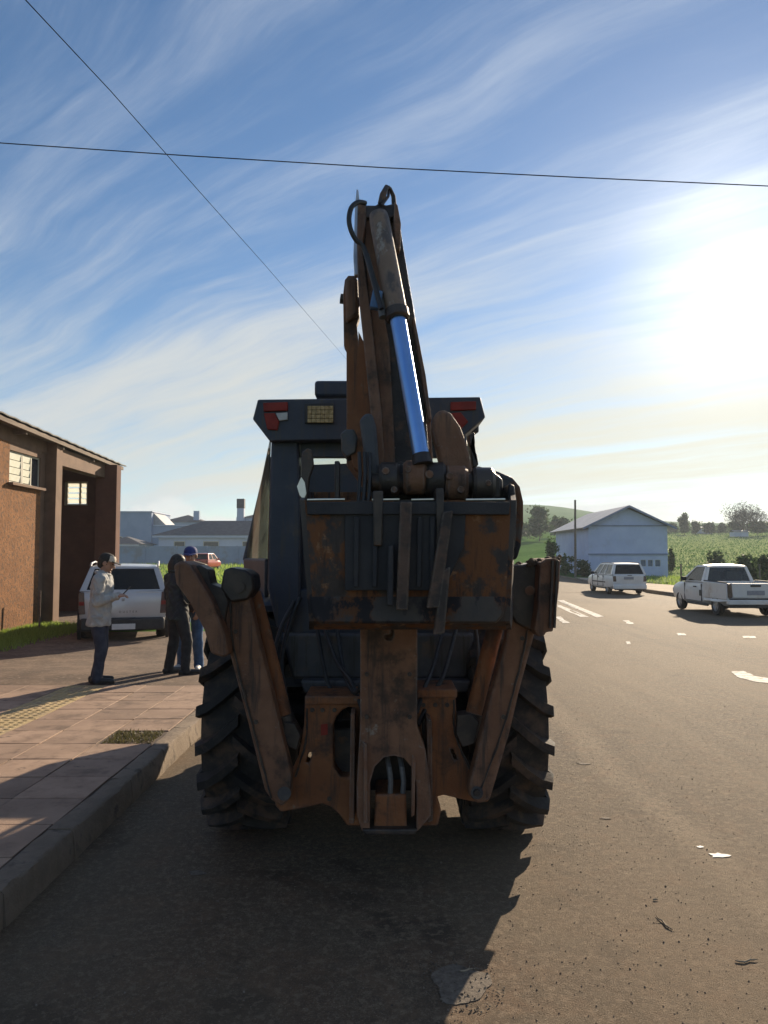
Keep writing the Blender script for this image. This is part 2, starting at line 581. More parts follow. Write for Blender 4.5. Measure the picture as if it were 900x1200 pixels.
M['hose'] = pm('black_hose', (0.012, 0.012, 0.013), (0.022, 0.022, 0.024), 20, 0.45)
M['redlamp'] = pm('red_lens', (0.19, 0.018, 0.012), (0.26, 0.028, 0.018), 12, 0.5, spec=.25)
M['amberlamp'] = pm('amber_lens', (0.55, 0.22, 0.03), (0.65, 0.3, 0.05), 12, 0.25, coat=.4)
M['whitelamp'] = pm('clear_lens', (0.34, 0.34, 0.33), (0.45, 0.45, 0.43), 14, 0.2, coat=.4)
M['worklamp'] = pm('work_lamp_lens', (0.30, 0.22, 0.09), (0.5, 0.38, 0.18), 60, 0.25, 0, .5, 90)
M['cabglass'] = glass('dusty_cab_glass', (0.82, 0.88, 0.85), 0.2, (0.55, 0.58, 0.5))
M['clearglass'] = glass('cab_glass', (0.86, 0.9, 0.88))
M['carglass'] = glass('dark_car_glass', (0.16, 0.19, 0.22))
M['carglass_clear'] = glass('light_car_glass', (0.80, 0.84, 0.84))
M['silver'] = pm('silver_car_paint', (0.52, 0.53, 0.54), (0.56, 0.57, 0.58), 3, 0.35, 0.25, coat=.6)
M['white'] = pm('white_car_paint', (0.70, 0.70, 0.69), (0.76, 0.76, 0.75), 3, 0.35, 0, coat=.6, spots=(0.42, 0.31, 0.22), spot_scale=2.2, spot_lo=.62, spot_hi=.9)
M['white_dusty'] = pm('dusty_white_car_paint', (0.70, 0.70, 0.69), (0.74, 0.73, 0.70), 3, 0.4, 0, coat=.4, spots=(0.36, 0.25, 0.17), spot_scale=1.8, spot_lo=.5, spot_hi=.85)
M['redcar'] = pm('red_car_paint', (0.42, 0.035, 0.02), (0.5, 0.05, 0.03), 3, 0.35, 0, coat=.6)
M['plastic'] = pm('black_plastic', (0.02, 0.02, 0.022), (0.035, 0.035, 0.037), 12, 0.6)
M['plate'] = pm('number_plate', (0.62, 0.63, 0.62), (0.70, 0.70, 0.69), 20, 0.45)
M['plate_dark'] = pm('dim_number_plate', (0.25, 0.26, 0.3), (0.32, 0.33, 0.36), 20, 0.45)
M['rim'] = pm('wheel_rim', (0.35, 0.35, 0.36), (0.45, 0.45, 0.46), 8, 0.35, .7)
M['steelrim'] = pm('orange_rim', (0.30, .13, .05), (0.36, .17, .08), 8, 0.6, 0, .2, 50, spots=(.12, .08, .05))
M['carcabin'] = pm('car_interior', (0.03, 0.03, 0.033), (0.06, 0.06, 0.06), 9, 0.8)
M['slab'] = pm('pavement_slab', (0.285, 0.190, 0.132), (0.36, 0.245, 0.172), 3.5, 0.8, 0, .35, 110, spots=(0.16, 0.105, 0.072), spot_scale=3.4, spot_lo=.47, spot_hi=.70, vary=.18, spots2=(.11, .075, .052), spot2_scale=8, spot2_lo=.60, spot2_hi=.72)
M['tactile'] = pm('tactile_slab', (0.42, 0.31, 0.15), (0.50, 0.38, 0.2), 5, 0.8, 0, .3, 90, spots=(0.30, .22, .14), spot_scale=5, spot_lo=.45, spot_hi=.7, vary=.1)
M['mortar'] = pm('pavement_bed', (0.07, 0.05, 0.038), (0.11, 0.08, 0.06), 6, 0.9, 0, .4, 60)
M['kerb'] = pm('kerb_concrete', (0.19, 0.145, 0.105), (0.28, 0.22, 0.165), 5, 0.9, 0, 1.2, 40, spots=(0.085, 0.066, 0.05), spot_scale=5, spot_lo=.5, spot_hi=.68, vary=.12)
M['gravel'] = pm('gravel_dirt', (0.10, 0.068, 0.046), (0.185, 0.125, 0.084), 2.0, 0.95, 0, .9, 45, spots=(0.25, 0.18, 0.13), spot_scale=16, spot_lo=.53, spot_hi=.66, spots2=(.10, .075, .055), spot2_scale=14, spot2_lo=.58, spot2_hi=.68)
M['marking'] = pm('worn_road_paint', (0.50, 0.48, 0.44), (0.62, 0.60, 0.56), 6, 0.8, 0, .2, 90, spots=(0.20, 0.165, 0.125), spot_scale=9, spot_lo=.47, spot_hi=.62, spec=.2)
M['concrete'] = pm('crumbled_concrete', (0.115, 0.092, 0.07), (0.20, 0.163, 0.127), 45, 0.9, 0, .6, 120)
M['verge'] = pm('sandy_verge', (0.38, 0.30, 0.21), (0.48, 0.39, 0.28), 1.2, 0.95, 0, .5, 20, spots=(0.22, 0.2, 0.1), spot_scale=.8, spot_lo=.58, spot_hi=.75)
M['wall_brown'] = pm('rough_brown_render', (0.215, 0.094, 0.034), (0.29, 0.132, 0.05), 3, 0.95, 0, 2.2, 15, spots=(0.13, 0.07, 0.038), spot_scale=13, spot_lo=.5, spot_hi=.60, spots2=(0.15, .085, .05), spot2_scale=1.3, spot2_lo=.56, spot2_hi=.78)
M['wall_smooth'] = pm('brown_painted_concrete', (0.15, 0.088, 0.056), (0.20, 0.118, 0.075), 3, 0.85, 0, .3, 40, spots=(0.16, .09, .06), spot_scale=2.5, spot_lo=.5, spot_hi=.75)
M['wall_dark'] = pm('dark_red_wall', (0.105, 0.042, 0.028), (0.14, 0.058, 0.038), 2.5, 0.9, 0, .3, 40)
M['roof_dark'] = pm('fibre_cement_roof', (0.12, 0.115, 0.11), (0.2, 0.19, 0.18), 4, 0.85, 0, .3, 50)
M['fascia'] = pm('weathered_board', (0.15, 0.11, 0.085), (0.22, 0.165, 0.125), 4, 0.85, 0, .3, 40, stretch=(1, .3, 4))
M['frost'] = pm('frosted_pane', (0.74, 0.74, 0.60), (0.82, 0.81, 0.70), 8, 0.35, 0, .2, 80)
M['frame'] = pm('window_frame_paint', (0.45, 0.43, 0.36), (0.52, 0.5, 0.42), 8, 0.6)
M['darkpane'] = pm('dark_pane', (0.03, 0.035, 0.045), (0.05, 0.055, 0.065), 3, 0.12)
M['blue_wall'] = pm('pale_blue_wall', (0.50, 0.57, 0.80), (0.56, 0.63, 0.85), 1.2, 0.85, 0, .1, 30, spots=(0.42, .46, .6), spot_scale=.7, spot_lo=.5, spot_hi=.8)
M['house_wall'] = pm('white_house_wall', (0.50, 0.55, 0.66), (0.56, 0.61, 0.71), .6, 0.85)  # white walls with the blue of the skylight put into their colour
M['grey_wall'] = pm('grey_house_wall', (0.26, 0.33, 0.46), (0.31, 0.38, 0.51), .6, 0.85)
M['garden_wall'] = pm('garden_wall_render', (0.29, 0.34, 0.45), (0.35, 0.40, 0.51), .5, 0.9, spots=(.3, .3, .33), spot_scale=.4)
M['slate'] = pm('slate_roof', (0.055, 0.055, 0.065), (0.09, 0.09, 0.1), 2, 0.7)
M['tin'] = pm('zinc_roof', (0.30, 0.31, 0.33), (0.4, 0.4, 0.41), 1.5, 0.5, 0.2)
M['bark'] = pm('tree_bark', (0.10, 0.075, 0.055), (0.16, 0.125, 0.095), 8, 0.9, 0, .5, 30)
M['greywood'] = pm('weathered_pole', (0.13, 0.11, 0.09), (0.2, 0.17, 0.14), 8, 0.9)
M['leaf_dark'] = leafmat('dark_leaves', (0.045, 0.075, 0.032), (0.085, 0.125, 0.055), .4)
M['leaf_mid'] = leafmat('green_leaves', (0.05, 0.10, 0.03), (0.10, 0.16, 0.05))
M['leaf_grass'] = leafmat('grass_blades', (0.20, 0.30, 0.05), (0.32, 0.42, 0.09), .55)
M['leaf_crop'] = leafmat('crop_leaves', (0.19, 0.25, 0.11), (0.31, 0.37, 0.19), .5)
M['leaf_dry'] = leafmat('dry_grass_blades', (0.10, 0.10, 0.04), (0.16, 0.14, 0.06), .3)
M['skin'] = pm('skin', (0.36, 0.20, 0.135), (0.42, 0.24, 0.165), 12, 0.55)
M['hair'] = pm('dark_hair', (0.012, 0.010, 0.009), (0.03, 0.024, 0.02), 40, 0.6)
M['jacket_grey'] = pm('grey_jacket_cloth', (0.34, 0.35, 0.35), (0.46, 0.46, 0.44), 9, 0.85, 0, .6, 30, spots=(0.24, .245, .25), spot_scale=5, spot_lo=.5, spot_hi=.7)
M['trousers_navy'] = pm('navy_trousers', (0.022, 0.028, 0.05), (0.04, 0.048, 0.075), 14, 0.85, 0, .3, 40)
M['jacket_dark'] = pm('dark_checked_cloth', (0.014, 0.017, 0.018), (0.045, 0.055, 0.05), 16, 0.85, 0, .3, 40, spots=(0.02, .022, .03), spot_scale=12, spot_lo=.45, spot_hi=.55)
M['trousers_black'] = pm('black_trousers', (0.012, 0.013, 0.016), (0.025, 0.026, 0.03), 14, 0.85, 0, .3, 40)
M['jeans'] = pm('blue_denim', (0.045, 0.10, 0.20), (0.075, 0.15, 0.28), 12, 0.9, 0, .3, 60)
M['jumper_brown'] = pm('brown_sweater', (0.05, 0.04, 0.035), (0.08, 0.06, 0.05), 12, 0.9)
M['shoe_dark'] = pm('dark_shoe_leather', (0.012, 0.011, 0.011), (0.025, 0.022, 0.02), 14, 0.5)
M['shoe_white'] = pm('pale_trainer', (0.5, 0.48, 0.45), (0.6, 0.58, 0.55), 14, 0.6)
M['cap_black'] = pm('black_cap_cloth', (0.015, 0.015, 0.014), (0.03, 0.03, 0.028), 20, 0.85)
M['cap_blue'] = pm('blue_cap_cloth', (0.018, 0.03, 0.13), (0.03, 0.05, 0.2), 20, 0.8)
M['cap_pale'] = pm('pale_cap_front', (0.62, 0.56, 0.46), (0.72, 0.66, 0.56), 20, 0.8)
M['letter'] = pm('badge_letters', (0.05, 0.05, 0.055), (0.08, 0.08, 0.085), 10, 0.4)
M['twig'] = pm('dry_twig', (0.24, 0.18, 0.12), (0.36, 0.29, 0.2), 20, 0.9)
M['litter'] = pm('white_litter', (0.55, 0.54, 0.51), (0.66, 0.65, 0.62), 9, 0.7)


def ground_mat():
    m = bpy.data.materials.new('grassy_ground')
    m.use_nodes = True
    nt = m.node_tree; N, L = nt.nodes, nt.links
    b = N['Principled BSDF']; b.inputs['Roughness'].default_value = 1.0; b.inputs['Specular IOR Level'].default_value = 0.0
    tc = N.new('ShaderNodeTexCoord')

    def nz(s, sx=1, sy=1):
        mp = N.new('ShaderNodeMapping'); mp.inputs['Scale'].default_value = (sx, sy, 1)
        L.new(tc.outputs['Object'], mp.inputs[0])
        n = N.new('ShaderNodeTexNoise'); n.inputs['Scale'].default_value = s; n.inputs['Detail'].default_value = 8; n.inputs['Roughness'].default_value = .62
        L.new(mp.outputs[0], n.inputs['Vector'])
        return n.outputs['Fac']

    def mr(f, lo, hi):
        r = N.new('ShaderNodeMapRange'); r.interpolation_type = 'SMOOTHSTEP'; L.new(f, r.inputs[0]); r.inputs[1].default_value = lo; r.inputs[2].default_value = hi
        return r.outputs[0]

    def mix(f, a, c):
        x = N.new('ShaderNodeMix'); x.data_type = 'RGBA'; L.new(f, x.inputs[0])
        for q, k in ((a, 6), (c, 7)):
            if isinstance(q, tuple): x.inputs[k].default_value = (*q, 1)
            else: L.new(q, x.inputs[k])
        return x.outputs[2]
    c = mix(mr(nz(.12), .35, .65), (0.075, 0.160, 0.040), (0.115, 0.215, 0.06))
    c = mix(mr(nz(1.4), .45, .7), c, (0.07, 0.12, 0.032))
    c = mix(mr(nz(.35, .35, 3.0), .58, .72), c, (0.15, 0.165, 0.07))
    L.new(c, b.inputs['Base Color'])
    bp = N.new('ShaderNodeBump'); bp.inputs['Distance'].default_value = .25; bp.inputs['Strength'].default_value = .6
    L.new(nz(2.2), bp.inputs['Height']); L.new(bp.outputs[0], b.inputs['Normal'])
    return m


def road_mat():
    m = bpy.data.materials.new('dusty_asphalt')
    m.use_nodes = True
    nt = m.node_tree; N, L = nt.nodes, nt.links
    b = N['Principled BSDF']
    tc = N.new('ShaderNodeTexCoord')

    def nz(s, sx=1, sy=1, det=8, ro=.62, off=0.0):
        mp = N.new('ShaderNodeMapping'); mp.inputs['Scale'].default_value = (sx, sy, 1); mp.inputs['Location'].default_value = (off, off * 2, 0)
        L.new(tc.outputs['Object'], mp.inputs[0])
        n = N.new('ShaderNodeTexNoise'); n.inputs['Scale'].default_value = s; n.inputs['Detail'].default_value = det; n.inputs['Roughness'].default_value = ro
        L.new(mp.outputs[0], n.inputs['Vector'])
        return n.outputs['Fac']

    def mr(f, lo, hi, o0=0.0, o1=1.0):
        r = N.new('ShaderNodeMapRange'); r.interpolation_type = 'SMOOTHSTEP'; L.new(f, r.inputs[0]); r.inputs[1].default_value = lo; r.inputs[2].default_value = hi
        r.inputs[3].default_value = o0; r.inputs[4].default_value = o1
        return r.outputs[0]

    def mix(f, a, c):
        x = N.new('ShaderNodeMix'); x.data_type = 'RGBA'; L.new(f, x.inputs[0])
        for q, k in ((a, 6), (c, 7)):
            if isinstance(q, tuple): x.inputs[k].default_value = (*q, 1)
            else: L.new(q, x.inputs[k])
        return x.outputs[2]

    def mth(op, a, c=0.0):
        n = N.new('ShaderNodeMath'); n.operation = op
        for q, k in ((a, 0), (c, 1)):
            if isinstance(q, (int, float)): n.inputs[k].default_value = q
            else: L.new(q, n.inputs[k])
        return n.outputs[0]
    asph = mix(mr(nz(45), .35, .68), (0.080, 0.063, 0.046), (0.191, 0.150, 0.104))
    dust = mr(nz(.5, 1.6, .45), .34, .64)
    c = mix(dust, asph, mix(mr(nz(28), .38, .66), (0.143, 0.107, 0.070), (0.239, 0.182, 0.121)))
    # soil washed over the near part of the street
    sp = N.new('ShaderNodeSeparateXYZ'); L.new(tc.outputs['Object'], sp.inputs[0])
    w = mth('ADD', sp.outputs[1], mth('MULTIPLY', mth('SUBTRACT', nz(.9), .5), 3.0))
    soil = mth('MULTIPLY', mr(w, 5.2, 2.2), mr(nz(1.4, 1, 1, 8, .65, 4.0), .38, .62))
    c = mix(soil, c, mix(mr(nz(22), .4, .65), (0.154, 0.085, 0.048), (0.223, 0.130, 0.075)))
    # long wheel tracks where dust is swept aside and packed
    wv = mth('ADD', sp.outputs[0], mth('MULTIPLY', mth('SUBTRACT', nz(.35, 1, .5), .5), .7))
    for x0, hw, col, st in ((1.92, .15, (0.34, 0.265, 0.18), .6), (1.69, .06, (0.075, 0.056, 0.039), .55), (2.15, .05, (0.078, 0.058, 0.040), .55), (2.9, .1, (.30, .235, .16), .35), (4.3, .22, (0.085, 0.067, 0.048), .5), (5.6, .12, (0.075, 0.06, 0.045), .55), (6.1, .10, (0.08, 0.064, 0.048), .5), (7.9, .25, (0.09, 0.072, 0.053), .45), (3.4, .18, (0.29, 0.225, 0.15), .4), (.95, .12, (0.10, 0.066, 0.042), .4)):
        dd = mth('ABSOLUTE', mth('SUBTRACT', wv, x0))
        f = mth('MULTIPLY', mth('MULTIPLY', mr(dd, hw * 1.5, hw * .35), min(.9, st * 1.6)), mr(nz(2.5, 1, .25, 6, .6, x0), .3, .62))
        c = mix(f, c, col)
    # coarse aggregate showing through
    c = mix(mr(nz(120, 1, 1, 4, .7, 2.0), .46, .56, 0, .62), c, (0.06, 0.046, 0.034))
    c = mix(mr(nz(140, 1, 1, 4, .7, 7.0), .55, .62, 0, .75), c, (0.36, 0.29, 0.21))
    c = mix(mr(nz(3.2, 1, .35, 8, .7, 13.0), .5, .66, 0, .5), c, (0.095, 0.072, 0.052))
    c = mix(mr(nz(52, 1, 1, 6, .75, 17.0), .50, .62, 0, .55), c, (0.07, 0.054, 0.040))
    c = mix(mr(nz(38, 1, 1, 6, .75, 19.0), .56, .66, 0, .6), c, (0.31, 0.23, 0.16))
    c = mix(mth('MULTIPLY', mr(nz(1.7, 1, 1, 6, .6, 31.0), .56, .64, 0, .75), mr(sp.outputs[1], 6.5, 4.5)), c, (0.045, 0.035, 0.028))
    c = mix(mr(nz(4.5, 1, 1, 7, .65, 41.0), .50, .62, 0, .40), c, (0.21, 0.128, 0.078))
    c = mix(mr(nz(20, 1, 1, 5, .72, 43.0), .49, .58, 0, .50), c, (0.082, 0.061, 0.044))
    c = mix(mr(nz(25, 1, 1, 5, .72, 47.0), .53, .60, 0, .50), c, (0.31, 0.235, 0.165))
    # small oil stains and pebbles
    c = mix(mr(nz(1.1, 1, 1, 5, .5, 11.0), .66, .74, 0, .7), c, (0.058, 0.045, 0.033))
    c = mix(mr(nz(95, 1, 1, 3, .5), .66, .72, 0, .8), c, (0.053, 0.040, 0.028))
    c = mix(mr(nz(80, 1, 1, 3, .5, 5.0), .68, .74, 0, .7), c, (0.445, 0.370, 0.273))
    c = mix(mr(nz(.22, 1.3, .6, 6, .6, 21.0), .36, .66, 0, .55), c, (0.217, 0.158, 0.099))
    L.new(c, b.inputs['Base Color'])
    dk = N.new('ShaderNodeVectorMath'); dk.operation = 'SCALE'; L.new(c, dk.inputs[0]); dk.inputs[3].default_value = .95; L.new(dk.outputs[0], b.inputs['Base Color'])
    b.inputs['Roughness'].default_value = .85
    b.inputs['Specular IOR Level'].default_value = .18
    bp = N.new('ShaderNodeBump'); bp.inputs['Distance'].default_value = .016; bp.inputs['Strength'].default_value = .85
    L.new(mth('ADD', mth('MULTIPLY', nz(170, 1, 1, 5, .7), .7), mth('MULTIPLY', nz(9), .6)), bp.inputs['Height']); L.new(bp.outputs[0], b.inputs['Normal'])
    return m


M['ground'] = ground_mat()
M['road'] = road_mat()


# ------------------------------------------------------------------ terrain
def sstep(a, b, x):
    t = min(1, max(0, (x - a) / (b - a))); return t * t * (3 - 2 * t)


def ridge(x):
    return 33.5 + 13 * math.exp(-((x - 130) / 75.0) ** 2) - 3 * sstep(200, 500, x) + 2.0 * math.sin(x * .013 + 1)


def T(x, y):
    right = sstep(8, 26, x)
    zf = max(0.0, y - 60) * 0.052 * right + sstep(35, 90, y) * 0.85 * (1 - right)
    z260 = 10.4 * right + 0.85 * (1 - right)
    if y <= 260:
        z = zf + .25 * math.sin(x * .05) * sstep(60, 120, y) * sstep(20, 40, abs(x))
    else:
        t = min(1, (y - 260) / 400)
        z = z260 + (ridge(x * 660 / max(y, 300)) - z260) * (t ** 1.25)
        if y > 660: z = ridge(x * 660 / y) - (y - 660) * .03
    return z - 0.04


def build_terrain():
    xs = sorted(set([-2500, -1600, -1000, -700] + list(range(-500, -100, 25)) + list(range(-100, 120, 4)) + list(range(120, 520, 12)) + [600, 800, 1200, 1800, 2500]))
    ys = sorted(set([-300, -120, -60] + list(range(-40, 60, 5)) + list(range(60, 280, 6)) + list(range(280, 700, 14)) + [720, 760, 820, 900, 1100, 1500, 2200]))
    vs = [(x, y, T(x, y)) for y in ys for x in xs]
    nx = len(xs)
    fs = [(j * nx + i, j * nx + i + 1, (j + 1) * nx + i + 1, (j + 1) * nx + i) for j in range(len(ys) - 1) for i in range(nx - 1)]
    mb = MB(); mb.add(vs, fs)
    o = mb.build('ground', M['ground'], smooth=0)
    for p in o.data.polygons: p.use_smooth = True
    props(o, 'green fields rising to low hills behind the street', kind='structure')


build_terrain()

KX = -1.80          # kerb face
KH = 0.17           # kerb height


def sheet(name, pts, z, mat, label, thick=None):
    mb = MB()
    mb.add([(x, y, (z(x, y) if callable(z) else z)) for x, y in pts], [tuple(range(len(pts)))])
    o = mb.build(name, mat, smooth=0)
    props(o, label, kind='structure')
    return o


def grid_sheet(name, x0, x1, y0, y1, nx, ny, zf, mat, label):
    vs = [(x0 + (x1 - x0) * i / nx, y0 + (y1 - y0) * j / ny, 0) for j in range(ny + 1) for i in range(nx + 1)]
    vs = [(x, y, zf(x, y)) for x, y, _ in vs]
    fs = [(j * (nx + 1) + i, j * (nx + 1) + i + 1, (j + 1) * (nx + 1) + i + 1, (j + 1) * (nx + 1) + i) for j in range(ny) for i in range(nx)]
    mb = MB(); mb.add(vs, fs)
    o = mb.build(name, mat, smooth=0)
    for p in o.data.polygons: p.use_smooth = True
    props(o, label, kind='structure')
    return o


def roadz(x, y):
    return (.012 * math.sin(x * 1.1 + y * .35) + .010 * math.sin(y * .8 + x * .3)) * sstep(-3, 0, x) * (1 - sstep(9, 11, x)) * .6 + max(0, T(x, y) + .07) * (1 if y > 36 else 0)


grid_sheet('road', -1.9, 12.72, -8, 120, 60, 320, lambda x, y: 0.0 + roadz(x, y), M['road'], 'dusty brown asphalt street with faint wheel tracks')


def side_z(x, y):
    return 0.155 * (1 - sstep(10.0, 13.2, y)) + 0.006 + .006 * math.sin(x * 2.1 + y)


grid_sheet('side_street', -26, -1.9, 9.22, 17.6, 50, 24, side_z, M['gravel'], 'gravel and dirt side street crossing the pavement line')
grid_sheet('verge', 12.86, 16.0, 14, 64, 6, 60, lambda x, y: .145 + .02 * math.sin(x * 3 + y * .7), M['verge'], 'sandy bare verge in front of the pale blue building')


# ------------------------------------------------------------------ pavement, slab by slab
def build_pavement():
    bed = MB().box((-6.95, 3.2, 0.0585), (10.0, 12.0, 0.20))
    pav = bed.build('pavement', M['mortar'], smooth=0)
    props(pav, 'reddish concrete slab pavement beside the kerb', kind='structure')
    S = 0.48
    me_slab = []
    for k in range(3):
        mb = MB()
        h = (S - .010) / 2
        mb.box((0, 0, 0), (2 * h, 2 * h, .04))
        me = mb.mesh('slab')
        bm = bmesh.new(); bm.from_mesh(me)
        bmesh.ops.bevel(bm, geom=[e for e in bm.edges if abs(e.verts[0].co.z - e.verts[1].co.z) < .001 and e.verts[0].co.z > 0], offset=.003, segments=1, affect='EDGES')
        for v in bm.verts:
            v.co.x += rnd.uniform(-.003, .003); v.co.y += rnd.uniform(-.003, .003)
        bm.to_mesh(me); bm.free(); me.materials.append(M['slab'])
        me_slab.append(me)
    # tactile slab: rows of raised bars
    mb = MB().box((0, 0, 0), (S - .010, S - .010, .04))
    for i in range(5):
        for j in range(5):
            mb.lathe(((i - 2) * .088, (j - 2) * .088, .02), (0, 0, 1), [(0, .03), (.006, .026), (.008, .0)], 8)
    me_t = mb.mesh('tactile_slab'); me_t.materials.append(M['tactile'])
    for r_ in range(-2, 14):
        y = 2.62 + S * (r_ + .5)
        if y > 9.1: break
        for c in range(20):
            x = -1.955 - S * (c + .5)
            if x < -.64 * max(y, 3.0) - .9: continue
            tact = c == 3
            if c == 0 and r_ == 8: continue      # planting pit
            o = bpy.data.objects.new('tactile_slab' if tact else 'slab', me_t if tact else me_slab[rnd.randrange(3)])
            COL.objects.link(o); o.parent = pav
            o.location = (x + rnd.uniform(-.002, .002), y + rnd.uniform(-.002, .002), .146 + rnd.uniform(0, .0045))
            o.rotation_euler = (rnd.uniform(-.006, .006), rnd.uniform(-.006, .006), rnd.uniform(-.006, .006) + (0 if tact else rnd.choice((0, math.pi / 2, math.pi))))
    # planting pit fill
    y = 2.62 + S * 8.5; x = -1.955 - S * .5
    mb = MB(); g = []
    for i in range(9):
        for j in range(9):
            g.append((x - .22 + .055 * i, y - .22 + .055 * j, .158 + rnd.uniform(-.006, .008)))
    mb.add(g, [(j * 9 + i, j * 9 + i + 1, (j + 1) * 9 + i + 1, (j + 1) * 9 + i) for j in range(8) for i in range(8)])
    o = mb.build('soil_bed', M['gravel'], smooth=0); props(o, 'square of bare soil left open in the pavement', kind='structure')
    blades('grass', [(x + rnd.uniform(-.21, .21), y + rnd.uniform(-.21, .21), .155) for _ in range(700)], .035, .006, M['leaf_dry'], 'dry short weeds growing in the open pavement square', lean=.9)
    # kerb stones
    kb = MB().box((KX - .072, 3.0, -.04), (.10, 12.6, .10)).build('kerb', M['mortar'], smooth=0)
    props(kb, 'low concrete kerb between pavement and street', kind='structure')
    yk = -3.0
    while yk < 9.0:
        ln = rnd.choice((.8, .95, 1.0)); ln = min(ln, 9.22 - yk)
        mb = MB(); n = 8
        prof = [(-.142, -.1), (-.142, KH), (-.02, KH + .002), (-.004, KH - .012), (.012, 0.02), (.014, -.1)]
        rr = []
        for i in range(n + 1):
            yy = yk + .006 + (ln - .012) * i / n
            rr.append([Vector((KX + a + rnd.uniform(-.006, .006) * (1 if b_ > .0 else 0), yy, b_ + rnd.uniform(-.007, .005) * (1 if b_ > .1 else 0))) for a, b_ in prof])
        mb.rings(rr)
        mb.build('kerb_stone', M['kerb'], kb, smooth=50)
        yk += ln
    # far kerb
    kr = MB().box((12.79, 60, -.02), (.14, 120, .08)).build('kerb', M['mortar'], smooth=0)
    props(kr, 'low kerb on the far side of the street', kind='structure')
    yk = 12.0
    mbk = MB().box((0, 0, 0), (.15, .985, .22))
    me = mbk.mesh('kerb_stone'); me.materials.append(M['kerb'])
    while yk < 80:
        o = bpy.data.objects.new('kerb_stone', me); COL.objects.link(o); o.parent = kr
        o.location = (12.785 + rnd.uniform(-.006, .006), yk, .045 + max(0, T(12.8, yk) + .04)); yk += 1.0


def blades(name, pts, h, w, mat, label, lean=.5, kind='stuff', seed=3):
    r = np.random.RandomState(seed)
    p = np.array(pts); n = len(p)
    a = r.uniform(0, 6.283, n); hh = h * r.uniform(.5, 1.3, n); la = r.uniform(0, 6.283, n); ll = lean * hh * r.uniform(.2, 1, n)
    dx, dy = np.cos(a) * w, np.sin(a) * w
    v = np.empty((n, 3, 3))
    v[:, 0] = p + np.stack([dx, dy, 0 * dx], 1)
    v[:, 1] = p - np.stack([dx, dy, 0 * dx], 1)
    v[:, 2] = p + np.stack([np.cos(la) * ll, np.sin(la) * ll, hh], 1)
    me = bpy.data.meshes.new(name)
    me.from_pydata(v.reshape(-1, 3).tolist(), [], np.arange(3 * n).reshape(-1, 3).tolist())
    o = link(name, me, mat)
    props(o, label, kind=kind)
    return o


build_pavement()


# ------------------------------------------------------------------ road markings and small things on the road
def decal(name, poly, z, mat, label, cat=None, kind=None, group=None):
    mb = MB().prism([Vector((x, y, roadz(x, y) + .003)) for x, y in poly], (0, 0, .003))
    o = mb.build(name, mat, smooth=0)
    props(o, label, cat, group, kind)
    return o


def strip(px_pts, lab, w=.0, name='road_marking'):
    pts = [G(a, b) for a, b in px_pts]
    n = 24; poly = []
    # roughened outline
    m = len(pts)
    for i in range(m):
        a, b = pts[i], pts[(i + 1) % m]
        for k in range(6):
            q = a.lerp(b, k / 6)
            j = min(.03, (a - b).length * .03)
            poly.append((q.x + rnd.uniform(-j, j), q.y + rnd.uniform(-j, j)))
    return decal(name, poly, .012, M['marking'], lab, kind='structure')


strip([(653, 703.5), (660, 703.5), (708, 723), (698, 724)], 'worn white lane line on the asphalt')
strip([(653, 708.5), (657, 709), (690, 723.5), (680, 723.5), (653, 711)], 'worn white lane line on the asphalt')
strip([(652, 723), (657, 723), (668, 730), (659, 730)], 'short worn white dash on the asphalt')
strip([(729, 727.5), (737, 727.5), (744, 731.5), (736, 731.5)], 'short worn white dash on the asphalt')
strip([(793, 742.5), (802, 742.5), (804, 745), (794, 745)], 'short worn white dash on the asphalt')
strip([(870, 746), (884, 746), (887, 748.5), (872, 748.5)], 'short worn white dash on the asphalt')
strip([(857, 786.5), (872, 786), (884, 792), (905, 795), (905, 801), (885, 799), (866, 794)], 'curved dab of thick white paint on the asphalt')
strip([(733, 752), (738, 752), (739, 755), (734, 755)], 'short worn white dash on the asphalt')


def litter(px, py, s, lab, cat='litter', mat=None, n=13, h=.002):
    c = G(px, py)
    poly = []
    for k in range(n):
        a = 2 * math.pi * k / n; q = s * rnd.uniform(.5, 1.1)
        x_, y_ = c.x + math.cos(a) * q * 1.3, c.y + math.sin(a) * q * .8
        poly.append(Vector((x_, y_, roadz(x_, y_) + .002)))
    mb = MB().prism(poly, (0, 0, h))
    o = mb.build('flat_scrap', mat or M['litter'], smooth=0)
    props(o, lab, cat)
    return o


litter(843, 1001, .05, 'white scrap lying on the dusty wheel track')
litter(821, 991, .025, 'tiny white scrap beside a larger scrap on the track')
litter(683, 894, .05, 'pale flattened scrap on asphalt beside the big tyre', mat=M['concrete'])
litter(709, 958, .03, 'small pale scrap between tyre and wheel track', mat=M['concrete'])
litter(230, 1024, .045, 'pale scrap lying in the shade near the kerb', mat=M['concrete'])


def crumbled_patch():
    c = G(540, 1156)
    mb = MB(); poly = []
    for k in range(48):
        a = 2 * math.pi * k / 48; q = .92 + .10 * math.sin(a * 3 + 1) + .07 * math.sin(a * 5) + rnd.uniform(-.03, .03)
        poly.append(Vector((c.x + math.cos(a) * .125 * q, c.y + math.sin(a) * .15 * q, roadz(c.x, c.y) + .001)))
    mb.prism(poly, (0, 0, .0025))
    for _ in range(150):
        a = rnd.uniform(0, 6.28); q = math.sqrt(rnd.random()) * 1.4
        s = rnd.uniform(.0015, .0035)
        mb.box((c.x + math.cos(a) * .125 * q, c.y + math.sin(a) * .15 * q, roadz(c.x, c.y) + .0045), (s * 2, s * 2, s * 1.3), Euler((rnd.random(), rnd.random(), rnd.random())).to_matrix())
    o = mb.build('concrete_patch', M['concrete'], smooth=0)
    props(o, 'crumbled grey concrete patch at the edge of the shadow', 'concrete patch')


crumbled_patch()


